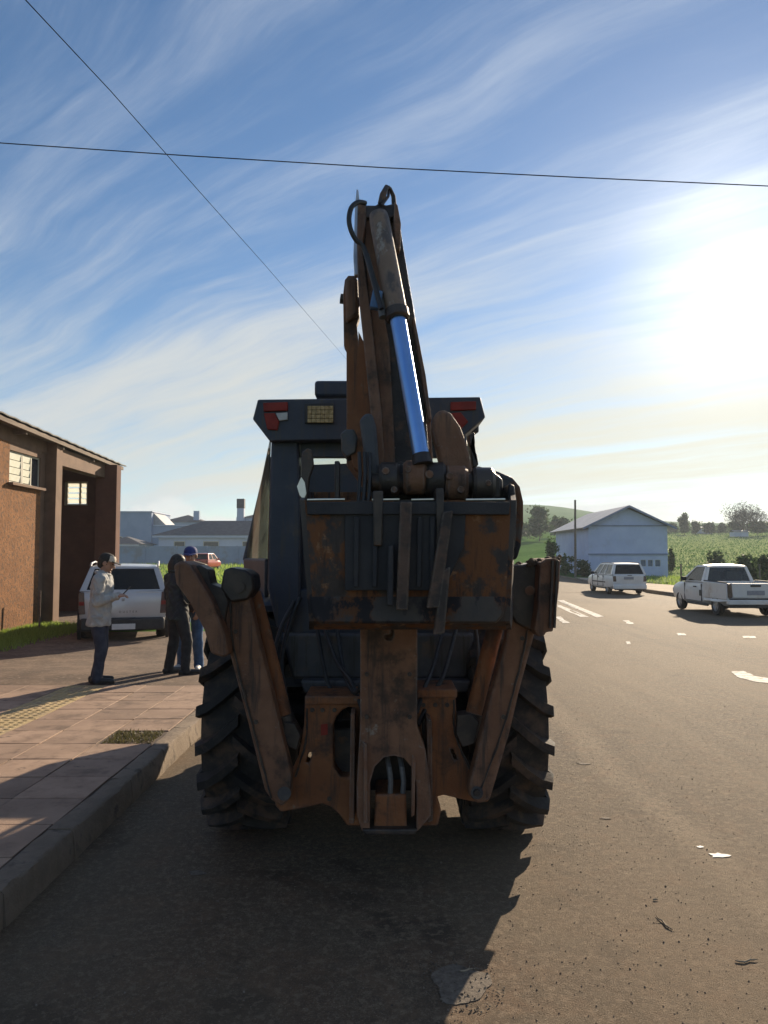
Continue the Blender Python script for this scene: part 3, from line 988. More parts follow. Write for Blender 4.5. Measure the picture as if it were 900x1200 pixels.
def twig(px, py, ln, ang, lab, r=.004):
    c = G(px, py); ln *= .8
    mb = MB(); path = []
    for k in range(6):
        t = k / 5 - .5
        path.append((c.x + math.cos(ang) * ln * t + rnd.uniform(-.008, .008), c.y + math.sin(ang) * ln * t + rnd.uniform(-.008, .008), roadz(c.x, c.y) + .0045 + rnd.uniform(0, .002)))
    mb.tube(path, [r * .7, r, r, r * .9, r * .7, r * .4], 6)
    q = Vector(path[3])
    mb.tube([q, q + Vector((math.cos(ang + .9) * ln * .25, math.sin(ang + .9) * ln * .25, .006))], [r * .6, r * .25], 5)
    o = mb.build('dry_twig', M['twig'], smooth=60)
    props(o, lab, 'twig')


twig(777, 1082, .17, 1.75, 'bent dry twig on the road below the two white scraps')
twig(876, 1128, .12, .1, 'dark dry twig lying crossways on the nearest wheel track')
twig(768, 1055, .05, .2, 'short dark twig just beyond the bent dry twig')
twig(548, 1141, .09, .3, 'small twig lying on the crumbled concrete patch')


def pebbles():
    mb = MB()
    for _ in range(4200):
        y = 2.0 + 7 * rnd.random() ** 1.6
        x = rnd.uniform(-1.6, .58 * y + .3)
        s = rnd.uniform(.0018, .005) * (1.7 if rnd.random() < .06 else 1)
        a = Euler((rnd.random() * 3, rnd.random() * 3, rnd.random() * 3)).to_matrix()
        c = Vector((x, y, roadz(x, y) + .001))
        vs = [c + a @ (Vector(q) * s * rnd.uniform(.7, 1.2)) for q in ((1, 0, 0), (-1, 0, 0), (0, 1, 0), (0, -1, 0), (0, 0, .8), (0, 0, -.8))]
        mb.add(vs, [(0, 2, 4), (2, 1, 4), (1, 3, 4), (3, 0, 4), (2, 0, 5), (1, 2, 5), (3, 1, 5), (0, 3, 5)])
    o = mb.build('gravel', M['pebble'], smooth=0)
    props(o, 'loose pebbles and crumbs scattered over the street', kind='stuff')


M['pebble'] = pm('pebbles', (0.09, 0.065, 0.05), (0.24, 0.19, 0.15), 30, .9)
pebbles()


# ------------------------------------------------------------------ backhoe loader
def tyre_mesh(R_, W, n_lug, rimr, side):
    """axle along x; lugs run back from the centre line to both shoulders"""
    mb = MB()
    Rc = R_ - .058
    hw = W / 2
    prof = [(-hw * .72, rimr), (-hw * .98, rimr + .10), (-hw * 1.0, Rc - .10), (-hw * .93, Rc - .03), (-hw * .6, Rc - .004), (0, Rc), (hw * .6, Rc - .004), (hw * .93, Rc - .03), (hw * 1.0, Rc - .10), (hw * .98, rimr + .10), (hw * .72, rimr), (0, rimr - .015)]
    mb.lathe((0, 0, 0), (1, 0, 0), prof, 64, closed=True)
    for sgn in (-1, 1):
        for k in range(n_lug):
            th0 = 2 * math.pi * (k + (.5 if sgn > 0 else 0)) / n_lug
            outer, inner = [], []
            st = [(-.06, 0, R_), (.35, .12, R_), (.72, .21, R_ - .004), (1.0, .245, R_ - .012), (1.085, .25, R_ - .085), (1.03, .255, R_ - .17)]
            rr = []
            for q, dth, rad in st:
                xx = sgn * hw * q
                ring = []
                for da, dr in ((-.040, 0), (.040, 0), (.058, -.072), (-.058, -.072)):
                    if q > 1.0: dr *= .55
                    a = th0 + dth + da * (.72 / R_)
                    r_ = rad + dr
                    ring.append(Vector((xx - (sgn * .04 if (q > 1 and dr < 0) else 0), math.cos(a) * r_, math.sin(a) * r_)))
                rr.append(ring)
            mb.rings(rr)
    return mb


def rim_mesh(rimr, W):
    mb = MB()
    hw = W / 2 * .72
    prof = [(-hw, rimr + .012), (-hw + .02, rimr - .03), (-hw * .3, rimr - .05), (-hw * .1, rimr * .35), (hw * .15, rimr * .3), (hw * .15, 0.02), (hw * .25, .02), (hw * .25, rimr * .36), (hw * .3, rimr - .03), (hw - .02, rimr - .02), (hw, rimr + .012)]
    mb.lathe((0, 0, 0), (1, 0, 0), prof, 32)
    for k in range(8):
        a = 2 * math.pi * k / 8
        mb.lathe((hw * .2, math.cos(a) * rimr * .27, math.sin(a) * rimr * .27), (1, 0, 0), [(-.06, 0.0), (-.06, .016), (.06, .016), (.06, 0)], 6)
    return mb


MX = -0.045        # centre line of the machine


def build_backhoe():
    m = thing('backhoe_loader', 'rusty brown backhoe loader seen from behind with boom folded up and bucket tucked in', 'backhoe loader', (MX, 5.05, 0), world=True)

    # wheels -----------------------------------------------------------------
    def wheel(name, x, y, R_, W, nl, rimr, sgn):
        o = tyre_mesh(R_, W, nl, rimr, sgn).build(name, M['rubber'], m, smooth=40)
        rot = Matrix.Rotation(rnd.uniform(0, .3), 4, 'X')
        o.data.transform(Matrix.Translation((x, y, R_)) @ rot)
        r_ = rim_mesh(rimr, W).build('rim', M['steelrim'], o, smooth=40)
        r_.data.transform(Matrix.Translation((x, y, R_)) @ (Matrix.Rotation(0 if sgn > 0 else math.pi, 4, 'Z')))
        return o
    wheel('rear_wheel', MX - .80, 5.05, .725, .46, 20, .34, -1)
    wheel('rear_wheel', MX + .785, 5.05, .725, .46, 20, .34, 1)
    wheel('front_wheel', MX - .78, 7.2, .47, .32, 18, .23, -1)
    wheel('front_wheel', MX + .78, 7.2, .47, .32, 18, .23, 1)

    # chassis ------------------------------------------------------------------
    mb = MB()
    for s in (-1, 1):
        mb.box((MX + s * .30, 6.15, .80), (.10, 4.0, .26))
    mb.box((MX, 4.55, .82), (.60, .12, .3)).box((MX, 6.3, .80), (.55, .2, .2)).box((MX, 8.05, .82), (.72, .14, .34))
    mb.build('chassis', M['dark_steel'], m, bevel=.008)
    mb = MB()
    mb.tube([(MX - .62, 5.05, .72), (MX - .34, 5.05, .72), (MX - .26, 5.05, .72), (MX + .26, 5.05, .72), (MX + .34, 5.05, .72), (MX + .62, 5.05, .72)], [.12, .13, .21, .21, .13, .12], 16)
    mb.build('rear_axle', M['dark_steel'], m)
    mb = MB().tube([(MX - .66, 7.2, .47), (MX + .66, 7.2, .47)], .08, 12).box((MX, 7.2, .58), (.34, .2, .2))
    mb.build('front_axle', M['dark_steel'], m, bevel=.008)
    mb = MB().box((MX - .62, 6.15, .78), (.36, .95, .62))
    mb.build('fuel_tank', M['dark_steel'], m, bevel=.03)
    mb = MB().box((MX + .62, 6.2, .80), (.36, 1.05, .70))
    mb.build('hydraulic_tank', M['dark_steel'], m, bevel=.03)
    mb = MB().rings([[Vector((MX + a * w, y, z)) for a, z in ((-1, zb + .05), (-.8, zb), (.8, zb), (1, zb + .05), (1, .95), (-1, .95))] for y, w, zb in ((4.75, .25, .55), (5.4, .27, .42), (6.3, .25, .40), (7.0, .2, .52), (8.0, .2, .6))])
    mb.build('transmission', M['dark_steel'], m, bevel=.01)
    for s in (-1, 1):
        for z in (.36, .62):
            MB().box((MX + s * .72, 5.98, z), (.30, .34, .03)).build('step', M['dark_steel'], m, bevel=.006)
        MB().box((MX + s * .86, 5.98, .58), (.02, .30, .5)).build('step_hanger', M['dark_steel'], m)
    # hood, grille, exhaust
    h = MB().rings([[Vector((MX + a * w, y, z)) for a, z in ((-1, .95), (-1, zt - .12), (-.82, zt), (.82, zt), (1, zt - .12), (1, .95))] for y, w, zt in ((5.95, .42, 1.66), (7.0, .40, 1.60), (7.9, .37, 1.52), (8.05, .34, 1.46))])
    hood = h.build('engine_hood', M['orange'], m, bevel=.015)
    mb = MB()
    for k in range(9): mb.box((MX, 8.07, 1.02 + k * .045), (.54, .02, .014))
    mb.build('grille', M['plastic'], hood)
    MB().tube([(MX + .18, 7.3, 1.5), (MX + .18, 7.3, 2.05), (MX + .20, 7.36, 2.16)], .04, 12).build('exhaust_pipe', M['dark_steel'], m)

    # loader at the front ---------------------------------------------------------
    for s in (-1, 1):
        x = MX + s * .52
        side = [(5.95, 1.70), (6.15, 1.78), (7.2, 1.62), (7.95, 1.18), (8.12, .86), (8.0, .74), (7.78, 1.02), (7.1, 1.40), (6.05, 1.55)]
        a = MB().prism([Vector((x - .05, y, z)) for y, z in side], (.10, 0, 0)).build('loader_arm', M['orange'], m, bevel=.01)
        c = MB().tube([(x + s * .0, 6.35, .95), (x, 7.15, 1.22)], .055, 12).build('lift_cylinder', M['orange'], a)
        MB().tube([(x, 7.15, 1.22), (x, 7.5, 1.34)], .03, 12).build('rod', M['chrome'], a)
        MB().tube([(x, 6.4, 1.95), (x, 7.3, 1.68)], .045, 12).build('tilt_cylinder', M['orange'], a)
        MB().tube([(x, 7.3, 1.62), (x, 7.7, 1.5), (x, 8.0, 1.38)], .028, 10).build('rod', M['chrome'], a)
        MB().prism([Vector((x - .07, y, z)) for y, z in ((5.85, .9), (6.25, .9), (6.2, 1.95), (5.9, 1.95))], (.14, 0, 0)).build('loader_tower', M['orange'], m, bevel=.01)
    outer = [(8.40, .95), (8.36, .55), (8.42, .25), (8.62, .13), (9.25, .10), (9.25, .135), (8.66, .165), (8.46, .29), (8.40, .55), (8.435, .95)]
    def roll(y, z):
        a_ = R(46); yy, zz = y - 8.4, z - .5
        return 8.4 - .42 + yy * math.cos(a_) - zz * math.sin(a_), .5 + .55 + yy * math.sin(a_) + zz * math.cos(a_)
    outer = [roll(*q) for q in outer]
    b = MB().prism([Vector((MX - 1.03, y, z)) for y, z in outer], (2.06, 0, 0)).build('loader_bucket', M['bucket'], m, smooth=20)
    for s in (-1, 1):
        MB().prism([Vector((MX + s * 1.035 - .012, y, z)) for y, z in [roll(*q) for q in ((8.39, .97), (8.36, .5), (8.42, .22), (8.62, .10), (9.27, .09), (9.15, .4), (8.75, .85))]], (.024, 0, 0)).build('side_plate', M['bucket'], b)

    # cab ---------------------------------------------------------------------------
    CY = 4.66
    # lower rear wall, bluish dark panel with a rolled lip
    low = [(327, 690), (560, 690), (556, 760), (545, 803), (345, 803), (332, 760)]
    cab = MB().plate(low, CY, CY + .06).build('cab', M['cab'], m, bevel=.012)
    MB().plate([(330, 742), (556, 742), (548, 796), (342, 796)], CY - .05, CY - .002).build('rear_panel', M['cab_grey'], cab, bevel=.02)
    MB().plate([(352, 798), (552, 798), (548, 812), (356, 812)], CY - .16, CY + .02).build('rear_step', M['cab_grey'], cab, bevel=.012)
    MB().box((MX, 5.35, .98), (1.24, 1.36, .06)).build('cab_floor', M['cab_grey'], cab)
    # rear posts
    MB().plate([(318, 505), (349, 505), (352, 600), (352, 700), (336, 760), (330, 760), (313, 690), (315, 600)], CY - .02, CY + .14).build('rear_post', M['cab'], cab, bevel=.015)
    MB().plate([(516, 505), (546, 505), (556, 600), (562, 690), (556, 760), (520, 760), (516, 690)], CY - .02, CY + .14).build('rear_post', M['cab'], cab, bevel=.015)
    # roof with chamfered ends
    rf = [(302, 468), (563, 465), (569, 489), (541, 513), (316, 517), (296, 491)]
    MB().plate(rf, CY - .10, CY + .16).build('roof_header', M['cab'], cab, bevel=.008)
    MB().rings([[Vector((MX + a * w, y, z)) for a, z in ((-1, zb), (-1, zb + .14), (-.9, zt), (.9, zt), (1, zb + .14), (1, zb))] for y, w, zb, zt in ((CY + .165, .66, 2.55, 2.705), (5.3, .68, 2.60, 2.76), (6.1, .68, 2.61, 2.765), (6.28, .62, 2.61, 2.75))]).build('roof', M['cab'], cab, bevel=.01)
    MB().box(P(391, 459, CY + .35) + Vector((.05, .15, 0)), (.34, .5, .11)).build('roof_unit', M['cab'], cab, bevel=.02)
    MB().plate([(352, 517), (520, 517), (520, 536), (352, 536)], CY + .03, CY + .09).build('window_header', M['cab'], cab, bevel=.006)
    # lamps on the roof header
    yl = CY - .118
    def lamp(pix, mat, nm, d=.03):
        return MB().plate(pix, yl, yl + d).build(nm, mat, cab, bevel=.004)
    lamp([(308, 472), (337, 471), (337, 481), (309, 482)], M['redlamp'], 'tail_lamp')
    lamp([(323, 484), (337, 483), (337, 492), (327, 493)], M['whitelamp'], 'reversing_lamp')
    lamp([(309, 484), (322, 484), (327, 494), (325, 504), (313, 503)], M['redlamp'], 'tail_lamp')
    lamp([(528, 471), (558, 470), (558, 480), (528, 481)], M['redlamp'], 'tail_lamp')
    lamp([(529, 484), (540, 483), (549, 494), (540, 503), (531, 500)], M['redlamp'], 'tail_lamp')
    MB().plate([(357, 473), (391, 472), (391, 495), (357, 496)], yl - .0, yl + .05).build('lamp_housing', M['plastic'], cab, bevel=.004)
    wl = MB()
    for i in range(6):
        for j in range(4):
            q = P(360.5 + i * 5.05, 475.8 + j * 5.0, yl - .008); q2 = P(365.2 + i * 5.05, 480.4 + j * 5.0, yl - .008)
            wl.box((q + q2) / 2, (abs(q2.x - q.x), .014, abs(q2.z - q.z)))
    wl.build('work_lamp', M['worklamp'], cab, bevel=.002)
    # side walls: bulge outwards in front of the rear posts
    for s in (-1, 1):
        rx_t, rx_b = MX + s * (.685 if s < 0 else .60), MX + s * (.70 if s < 0 else .62)           # rear edge
        fx_t, fx_b = MX + s * (.82 if s < 0 else .62), MX + s * (.995 if s < 0 else .78)           # front edge of the bulge
        zt, zm, zb = 2.50, 1.72, 1.02
        y0, y1, y2 = CY + .13, 5.65, 6.2
        q = [Vector((rx_b, y0, zm)), Vector((fx_b, y1, zm)), Vector((fx_t + s * .0, y1, zt)), Vector((rx_t, y0, zt))]
        MB().quad_slab(q, .008).build('side_window', M['cabglass'], cab)
        q2 = [Vector((rx_b, y0, zb)), Vector((fx_b - s * .02, y1, zb)), Vector((fx_b, y1, zm)), Vector((rx_b, y0, zm))]
        MB().quad_slab(q2, .03).build('side_panel', M['cab_grey'], cab, bevel=.005)
        MB().tube([q[1], q[2]], .022, 8).build('side_post', M['cab'], cab)
        MB().tube([q[0], q[1]], .016, 8).build('window_rail', M['cab'], cab)
        MB().quad_slab([Vector((fx_b - s * .02, y1, zb)), Vector((MX + s * .66, y2, zb)), Vector((MX + s * .66, y2, zm)), Vector((fx_b, y1, zm))], .03).build('door_panel', M['cab_grey'], cab)
        MB().quad_slab([Vector((fx_b, y1, zm)), Vector((MX + s * .66, y2, zm)), Vector((MX + s * .62, y2, zt)), Vector((fx_t, y1, zt))], .008).build('door_window', M['clearglass'], cab)
        MB().tube([(MX + s * .66, y2, zb), (MX + s * .66, y2, zm), (MX + s * .62, y2, zt + .1)], .03, 8).build('front_post', M['cab'], cab)
        # fender over the rear tyre
        fr = []
        for k in range(9):
            a = R(62 + 106 * k / 8)
            fr.append((5.05 - math.cos(a) * .80, .74 + math.sin(a) * .80))
        pr = fr + [(y_, z_ - .022) for y_, z_ in [(5.05 - math.cos(R(62 + 106 * k / 8)) * .78, .74 + math.sin(R(62 + 106 * k / 8)) * .78) for k in range(8, -1, -1)]]
        x0 = MX + s * .60
        MB().prism([Vector((x0, y_, z_)) for y_, z_ in pr], (s * .26, 0, 0)).build('fender', M['cab'], m, smooth=30)
    MB().quad_slab([Vector((MX - .66, 6.2, 1.66)), Vector((MX + .66, 6.2, 1.66)), Vector((MX + .62, 6.2, 2.59)), Vector((MX - .62, 6.2, 2.59))], .008).build('windscreen', M['clearglass'], cab)
    MB().box((MX, 6.2, 1.36), (1.3, .05, .62)).build('front_bulkhead', M['cab_grey'], cab)
    MB().box((MX, 6.2, 2.60), (1.26, .09, .05)).build('windscreen_header', M['cab'], cab)
    MB().box((MX - .05, 6.02, 1.62), (1.1, .3, .16)).build('dashboard', M['plastic'], cab, bevel=.03)
    st = MB().box((MX, 5.2, 1.42), (.5, .5, .13)).box((MX, 5.45, 1.06), (.3, .3, .2))
    seat = st.build('seat', M['plastic'], cab, bevel=.04)
    MB().prism([Vector((MX - .40, 4.98, z)) for z in (1.45, 2.24)] + [Vector((MX + .36, 4.98, z)) for z in (2.24, 1.45)], (0, .13, 0)).build('backrest', M['plastic'], cab, bevel=.05)
    MB().tube([(MX, 5.95, 1.6), (MX, 5.72, 1.86)], .03, 8).build('steering_column', M['plastic'], cab)
    mb = MB()
    cc, ax = Vector((MX, 5.70, 1.88)), Vector((0, -.66, .75)).normalized()
    e = ax.orthogonal().normalized(); w_ = ax.cross(e)
    mb.tube([cc + (e * math.cos(2 * math.pi * k / 20) + w_ * math.sin(2 * math.pi * k / 20)) * .19 for k in range(21)], .014, 8)
    mb.build('steering_wheel', M['plastic'], cab)
    for k, px in enumerate((375, 385)):
        MB().tube([P(px, 600, 4.82), P(px - 2, 560, 4.80)], .008, 6).build('lever', M['plastic'], cab)
    # dark inner panel put in to block the sky in the lower opening
    MB().plate([(353, 545), (408, 543), (520, 545), (520, 700), (353, 700)], CY + .08, CY + .10).build('inner_panel', M['cab'], cab, bevel=.005)

    # stabiliser frame ----------------------------------------------------------------
    FY = 4.14
    fl = [(357, 823), (424, 823), (424, 968), (407, 968), (398, 955), (388, 946), (378, 942), (352, 948), (329, 952), (322, 944), (323, 934), (337, 913), (350, 886), (356, 850)]
    f = MB().plate(fl, FY, FY + .13).build('stabiliser_frame', M['orange'], m, bevel=.01)
    hole = [(387, 862), (391, 850), (399, 841), (406, 838), (411, 838), (411, 918), (406, 925), (396, 924), (388, 912)]
    cut(f, MB().plate(hole, FY - .2, FY + .4))
    fr_ = [(489, 815), (534, 815), (536, 858), (543, 885), (553, 908), (571, 924), (576, 932), (572, 940), (563, 941), (545, 938), (520, 932), (512, 934), (517, 950), (513, 968), (489, 968)]
    f2 = MB().plate(fr_, FY, FY + .13).build('stabiliser_frame', M['orange'], m, bevel=.01)
    cut(f2, MB().plate([(497, 841), (501, 842), (506, 855), (509, 885), (508, 907), (502, 905), (497, 896)], FY - .2, FY + .4))
    cut(f, MB().plate([(353, 906), (358, 893), (362, 894), (357, 908)], FY - .2, FY + .4))
    cut(f2, MB().plate([(531, 890), (535, 889), (541, 903), (537, 904)], FY - .2, FY + .4))
    MB().plate([(376, 849), (384, 848), (384, 861), (376, 862)], FY - .004, FY + .01).build('reflector', M['redlamp'], f)
    MB().plate([(357, 816), (424, 816), (424, 826), (357, 826)], FY - .02, FY + .30).build('frame_rail', M['orange'], m, bevel=.008)
    MB().plate([(489, 808), (536, 808), (536, 818), (489, 818)], FY - .02, FY + .30).build('frame_rail', M['orange'], m, bevel=.008)
    for pts in ([(411, 836), (416, 836), (415, 965), (409, 965)], [(500, 842), (506, 845), (507, 962), (502, 964)]):
        MB().plate(pts, FY - .16, FY + .02).build('side_flange', M['brown'], m, bevel=.004)
    MB().box((MX + .01, 4.42, .62), (.72, .34, .34)).build('tool_carrier', M['dark_steel'], m, bevel=.01)

    # stabiliser arms -------------------------------------------------------------------
    SY = 4.0
    a1 = MB().plate([(263, 690), (272, 685), (290, 690), (298, 730), (318, 810), (341, 906), (340, 936), (330, 946), (318, 938), (310, 926), (290, 845), (268, 762), (262, 715)], SY, SY + .11).build('stabiliser_arm', M['brown'], m, bevel=.012)
    MB().plate([(262, 668), (270, 665), (287, 668), (296, 674), (298, 690), (290, 703), (270, 706), (258, 690)], SY - .03, SY + .20).build('hinge_lug', M['dark_steel'], a1, bevel=.012)
    MB().tube([P(280, 688, SY - .05), P(280, 688, SY + .24)], .03, 12).build('hinge_pin', M['dark_steel'], a1)
    pd = MB().plate([(203, 662), (212, 657), (223, 662), (231, 676), (246, 701), (263, 742), (268, 766), (262, 771), (247, 766), (239, 738), (222, 706), (206, 684)], SY - .12, SY + .26).build('foot_pad', M['brown'], a1, bevel=.012)
    MB().plate([(224, 664), (234, 662), (244, 668), (247, 684), (262, 690), (268, 705), (262, 735), (250, 712), (236, 685)], SY - .02, SY + .14).build('pad_flange', M['dark_steel'], a1, bevel=.008)
    c1 = MB().tube([P(298, 694, SY + .20), P(309, 735, SY + .19), P(334, 838, SY + .16)], [.036, .036, .038], 16).build('stabiliser_cylinder', M['orange'], m)
    MB().tube([P(334, 838, SY + .16), P(341, 864, SY + .16)], .05, 12).build('cylinder_foot', M['dark_steel'], c1)
    mb = MB().tube([P(333, 930, SY - .03), P(333, 930, SY + .30)], .035, 14)
    mb.build('pivot_pin', M['dark_steel'], a1)
    MB().plate([(333, 846), (345, 848), (352, 862), (348, 880), (338, 876), (331, 862)], SY + .09, SY + .2).build('cylinder_bracket', M['dark_steel'], c1, bevel=.006)

    a2 = MB().plate([(598, 706), (612, 700), (630, 702), (632, 722), (622, 760), (608, 812), (598, 856), (580, 918), (574, 938), (560, 942), (549, 932), (550, 918), (556, 895), (574, 820), (593, 754)], SY, SY + .11).build('stabiliser_arm', M['brown'], m, bevel=.012)
    MB().plate([(590, 676), (600, 662), (612, 662), (622, 660), (632, 664), (640, 690), (640, 728), (626, 742), (604, 730), (592, 708)], SY - .03, SY + .20).build('hinge_lug', M['dark_steel'], a2, bevel=.012)
    MB().tube([P(621, 692, SY - .06), P(621, 692, SY + .24)], .026, 12).build('hinge_pin', M['brown'], a2)
    # upright foot pad, seen nearly edge-on, earth clinging to its top
    pad = [(633, 660), (640, 655), (651, 654), (657, 658), (655, 690), (652, 716), (648, 740), (640, 741), (638, 745), (630, 746), (626, 738), (630, 715)]
    MB().plate(pad, SY - .14, SY + .28).build('foot_pad', M['brown'], a2, bevel=.006)
    mb = MB()
    for k in range(46):
        px = rnd.uniform(604, 656); py = (663 - (px - 600) * .16) + rnd.uniform(-2, 4)
        q = P(px, py, SY + rnd.uniform(-.1, .2)); s = rnd.uniform(.008, .02)
        mb.ellip(q, s, s * rnd.uniform(.7, 1.3), s * rnd.uniform(.6, 1.2), n=6)
    props(mb.build('caked_earth', M['earth'], a2, smooth=60), kind='stuff')
    mb = MB()
    for px in (648, 653.5):
        mb.plate([(px - 1.2, 657), (px + 1.2, 657), (px - 2.2, 736), (px - 4.2, 736)], SY - .16, SY - .13)
    mb.build('grouser', M['dark_steel'], a2)
    c2 = MB().tube([P(588, 700, SY + .20), P(583, 724, SY + .20), P(555, 836, SY + .16)], [.045, .046, .046], 16).build('stabiliser_cylinder', M['orange'], m)
    MB().tube([P(555, 836, SY + .16), P(548, 862, SY + .16)], .05, 12).build('cylinder_foot', M['dark_steel'], c2)
    MB().plate([(536, 838), (552, 836), (562, 846), (556, 872), (542, 876), (534, 860)], SY + .09, SY + .2).build('cylinder_bracket', M['dark_steel'], c2, bevel=.006)
    mb = MB().tube([P(559, 929, SY - .03), P(559, 929, SY + .30)], .032, 14)
    mb.build('pivot_pin', M['dark_steel'], a2)
    MB().lathe(P(559, 929, SY - .032), (0, -1, 0), [(0, .022), (.012, .018), (.012, 0)], 6).build('pin_bolt', M['dark_steel'], a2)

    for (pts_, Y_) in (([(270, 700), (274, 760), (296, 850), (318, 935)], SY), ([(622, 712), (612, 770), (588, 858), (560, 934)], SY), ([(360, 830), (358, 870), (346, 910)], FY), ([(532, 820), (534, 862), (556, 912)], FY)):
        q_ = spline([P(a, b, Y_ - .004) for a, b in pts_], 10)
        MB().tube([v + Vector((rnd.uniform(-.002, .002), 0, rnd.uniform(-.002, .002))) for v in q_], [rnd.uniform(.004, .007) for _ in q_], 6).build('weld_bead', M['dark_steel'], m, smooth=60)
    for a, b, Y_ in ((366, 832, FY), (378, 832, FY), (392, 832, FY), (414, 832, FY), (496, 826, FY), (510, 826, FY), (524, 826, FY), (340, 925, FY), (386, 936, FY), (430, 840, 3.92), (480, 840, 3.92), (430, 790, 3.92), (480, 790, 3.92), (276, 740, SY), (300, 846, SY), (612, 748, SY), (590, 840, SY)):
        MB().lathe(P(a, b, Y_), (0, -1, 0), [(-.01, 0), (-.01, .014), (.009, .012), (.009, 0)], 6).build('bolt_head', M['dark_steel'], m, smooth=30)
    # boom ---------------------------------------------------------------------------------
    BY = 3.92
    plate = [(422, 724), (489, 724), (489, 852), (499, 880), (505, 930), (505, 956), (490, 974), (424, 974), (418, 955), (418, 920), (422, 850)]
    boom = MB().plate(plate, BY, BY + .20).build('boom', M['brown'], m, bevel=.008)
    arch = [(433, 985), (433, 925), (439, 905), (450, 894), (462, 892), (474, 895), (485, 908), (489, 930), (489, 985)]
    cut(boom, MB().plate(arch, BY - .1, BY + .22))
    cut(boom, MB().plate([(452, 746), (458, 746), (458, 737), (461, 737), (462, 748), (459, 753), (453, 753), (450, 749)], BY - .1, BY + .05))
    MB().plate([(440, 931), (476, 931), (477, 972), (438, 972)], BY + .03, BY + .3).build('swing_post', M['orange'], m, bevel=.01)
    MB().plate([(424, 972), (490, 972), (486, 979), (428, 979)], BY - .02, BY + .3).build('boom_foot', M['dark_steel'], boom, bevel=.008)
    for px in (456, 471):
        MB().tube([P(px - 3, 885, BY + .12), P(px, 900, BY + .05), P(px + 2, 915, BY + .04), P(px + 1, 935, BY + .06)], .014, 8).build('hydraulic_hose', M['hosegrey'], boom)
    for pts in ([(483, 885), (487, 890), (486, 955), (482, 958)], [(426, 870), (430, 872), (431, 965), (426, 965)]):
        MB().plate(pts, BY - .02, BY + .1).build('boom_cheek', M['brown'], boom, bevel=.004)
    # upper boom: two side plates rising towards the cab roof
    by = BY + .08
    MB().plate([(404, 328), (408, 323), (416, 323), (420, 330), (421, 372), (418, 380), (420, 400), (420, 388), (428, 404), (436, 470), (440, 545), (424, 570), (406, 545), (406, 410), (403, 405), (402, 345)], by, by + .07).build('boom_plate', M['orange'], boom, bevel=.006)
    MB().plate([(404, 324), (419, 323), (421, 368), (405, 378)], by - .03, by + .1).build('boom_tip', M['brown'], boom, bevel=.02)
    MB().plate([(478, 372), (487, 380), (505, 490), (508, 560), (496, 560), (494, 470)], by, by + .07).build('boom_plate', M['brown'], boom, bevel=.006)
    MB().plate([(428, 560), (505, 560), (498, 730), (424, 730)], by + .05, by + .24).build('boom_web', M['dark_steel'], boom, bevel=.006)
    MB().tube([P(399, 350, by + .035), P(482, 362, by + .035)], .028, 10).build('boom_pin', M['dark_steel'], boom)
    MB().lathe(P(478, 341, by - .06), (1, 0, 0), [(-.01, 0), (-.01, .02), (.012, .02), (.012, 0)], 10).build('pin_head', M['dark_steel'], boom)

    # dipper -----------------------------------------------------------------------------------
    DY = 3.62
    def tilt(pts, d0, d1, th):
        """plate whose depth grows with height in the picture: d0 at y=560, d1 at y=220"""
        vs0, vs1 = [], []
        for a, b in pts:
            Y = d0 + (d1 - d0) * (560 - b) / 340.0
            vs0.append(P(a, b, Y)); vs1.append(P(a, b, Y) + Vector((0, th, 0)))
        n = len(pts)
        fs = [tuple(range(n - 1, -1, -1)), tuple(range(n, 2 * n))] + [(i, (i + 1) % n, n + (i + 1) % n, n + i) for i in range(n)]
        return MB().add(vs0 + vs1, fs)
    d0, d1 = 3.60, 3.86
    dip = tilt([(428, 240), (466, 241), (472, 285), (487, 375), (498, 470), (505, 560), (440, 572), (437, 500), (431, 400), (424, 300)], d0 + .05, d1 + .05, .18).build('dipper', M['greasy'], m, bevel=.008)
    tilt([(419, 236), (429, 238), (429, 262), (424, 290), (436, 380), (447, 480), (452, 560), (441, 566), (436, 500), (428, 420), (420, 345), (418, 285)], d0 - .02, d1 - .02, .10).build('side_plate', M['brown'], dip, bevel=.005)
    tilt([(430, 250), (437, 262), (446, 330), (452, 380), (456, 400), (460, 470), (464, 560), (451, 560), (447, 480), (436, 380), (427, 296)], d0 + .03, d1 + .03, .08).build('side_web', M['brown'], dip, bevel=.004)
    tilt([(462, 236), (466, 240), (470, 262), (469, 290), (464, 292), (461, 262)], d0 - .03, d1 - .03, .10).build('head_plate', M['brown'], dip, bevel=.004)
    tilt([(483, 372), (486, 372), (499, 440), (506, 492), (502, 492), (494, 440)], d0 - .02, d1 - .02, .10).build('side_plate', M['brown'], dip, bevel=.003)
    tilt([(416, 240), (418, 221), (420, 223), (422, 240), (421, 262), (420, 322), (415, 322), (414, 300)], d0 + .06, d1 + .06, .05).build('link_plate', M['bright_steel'], dip, bevel=.003)
    tilt([(424, 236), (430, 241), (440, 240), (446, 236), (452, 240), (462, 238), (466, 250), (455, 258), (440, 254), (428, 256)], d0 - .0, d1 - .0, .16).build('head_block', M['dark_steel'], dip, bevel=.01)
    # hook-shaped guard at the top
    mb = MB().tube([P(446, 239, 3.84), P(449, 228, 3.84), P(453, 219, 3.86), P(457, 221, 3.88), (P(461, 230, 3.9)), P(462, 242, 3.9)], [.016, .018, .013, .01, .012, .014], 8)
    mb.build('hose_guard', M['dark_steel'], dip, smooth=60)
    MB().tube([P(447, 241, 3.80), P(455, 230, 3.86), P(456, 219, 3.9)], .008, 8).build('guard_rod', M['dark_steel'], dip)

    # bucket cylinder -----------------------------------------------------------------------------
    top, mid, bot = P(443.5, 252, 3.76), P(466, 373, 3.60), P(494, 536, 3.46)
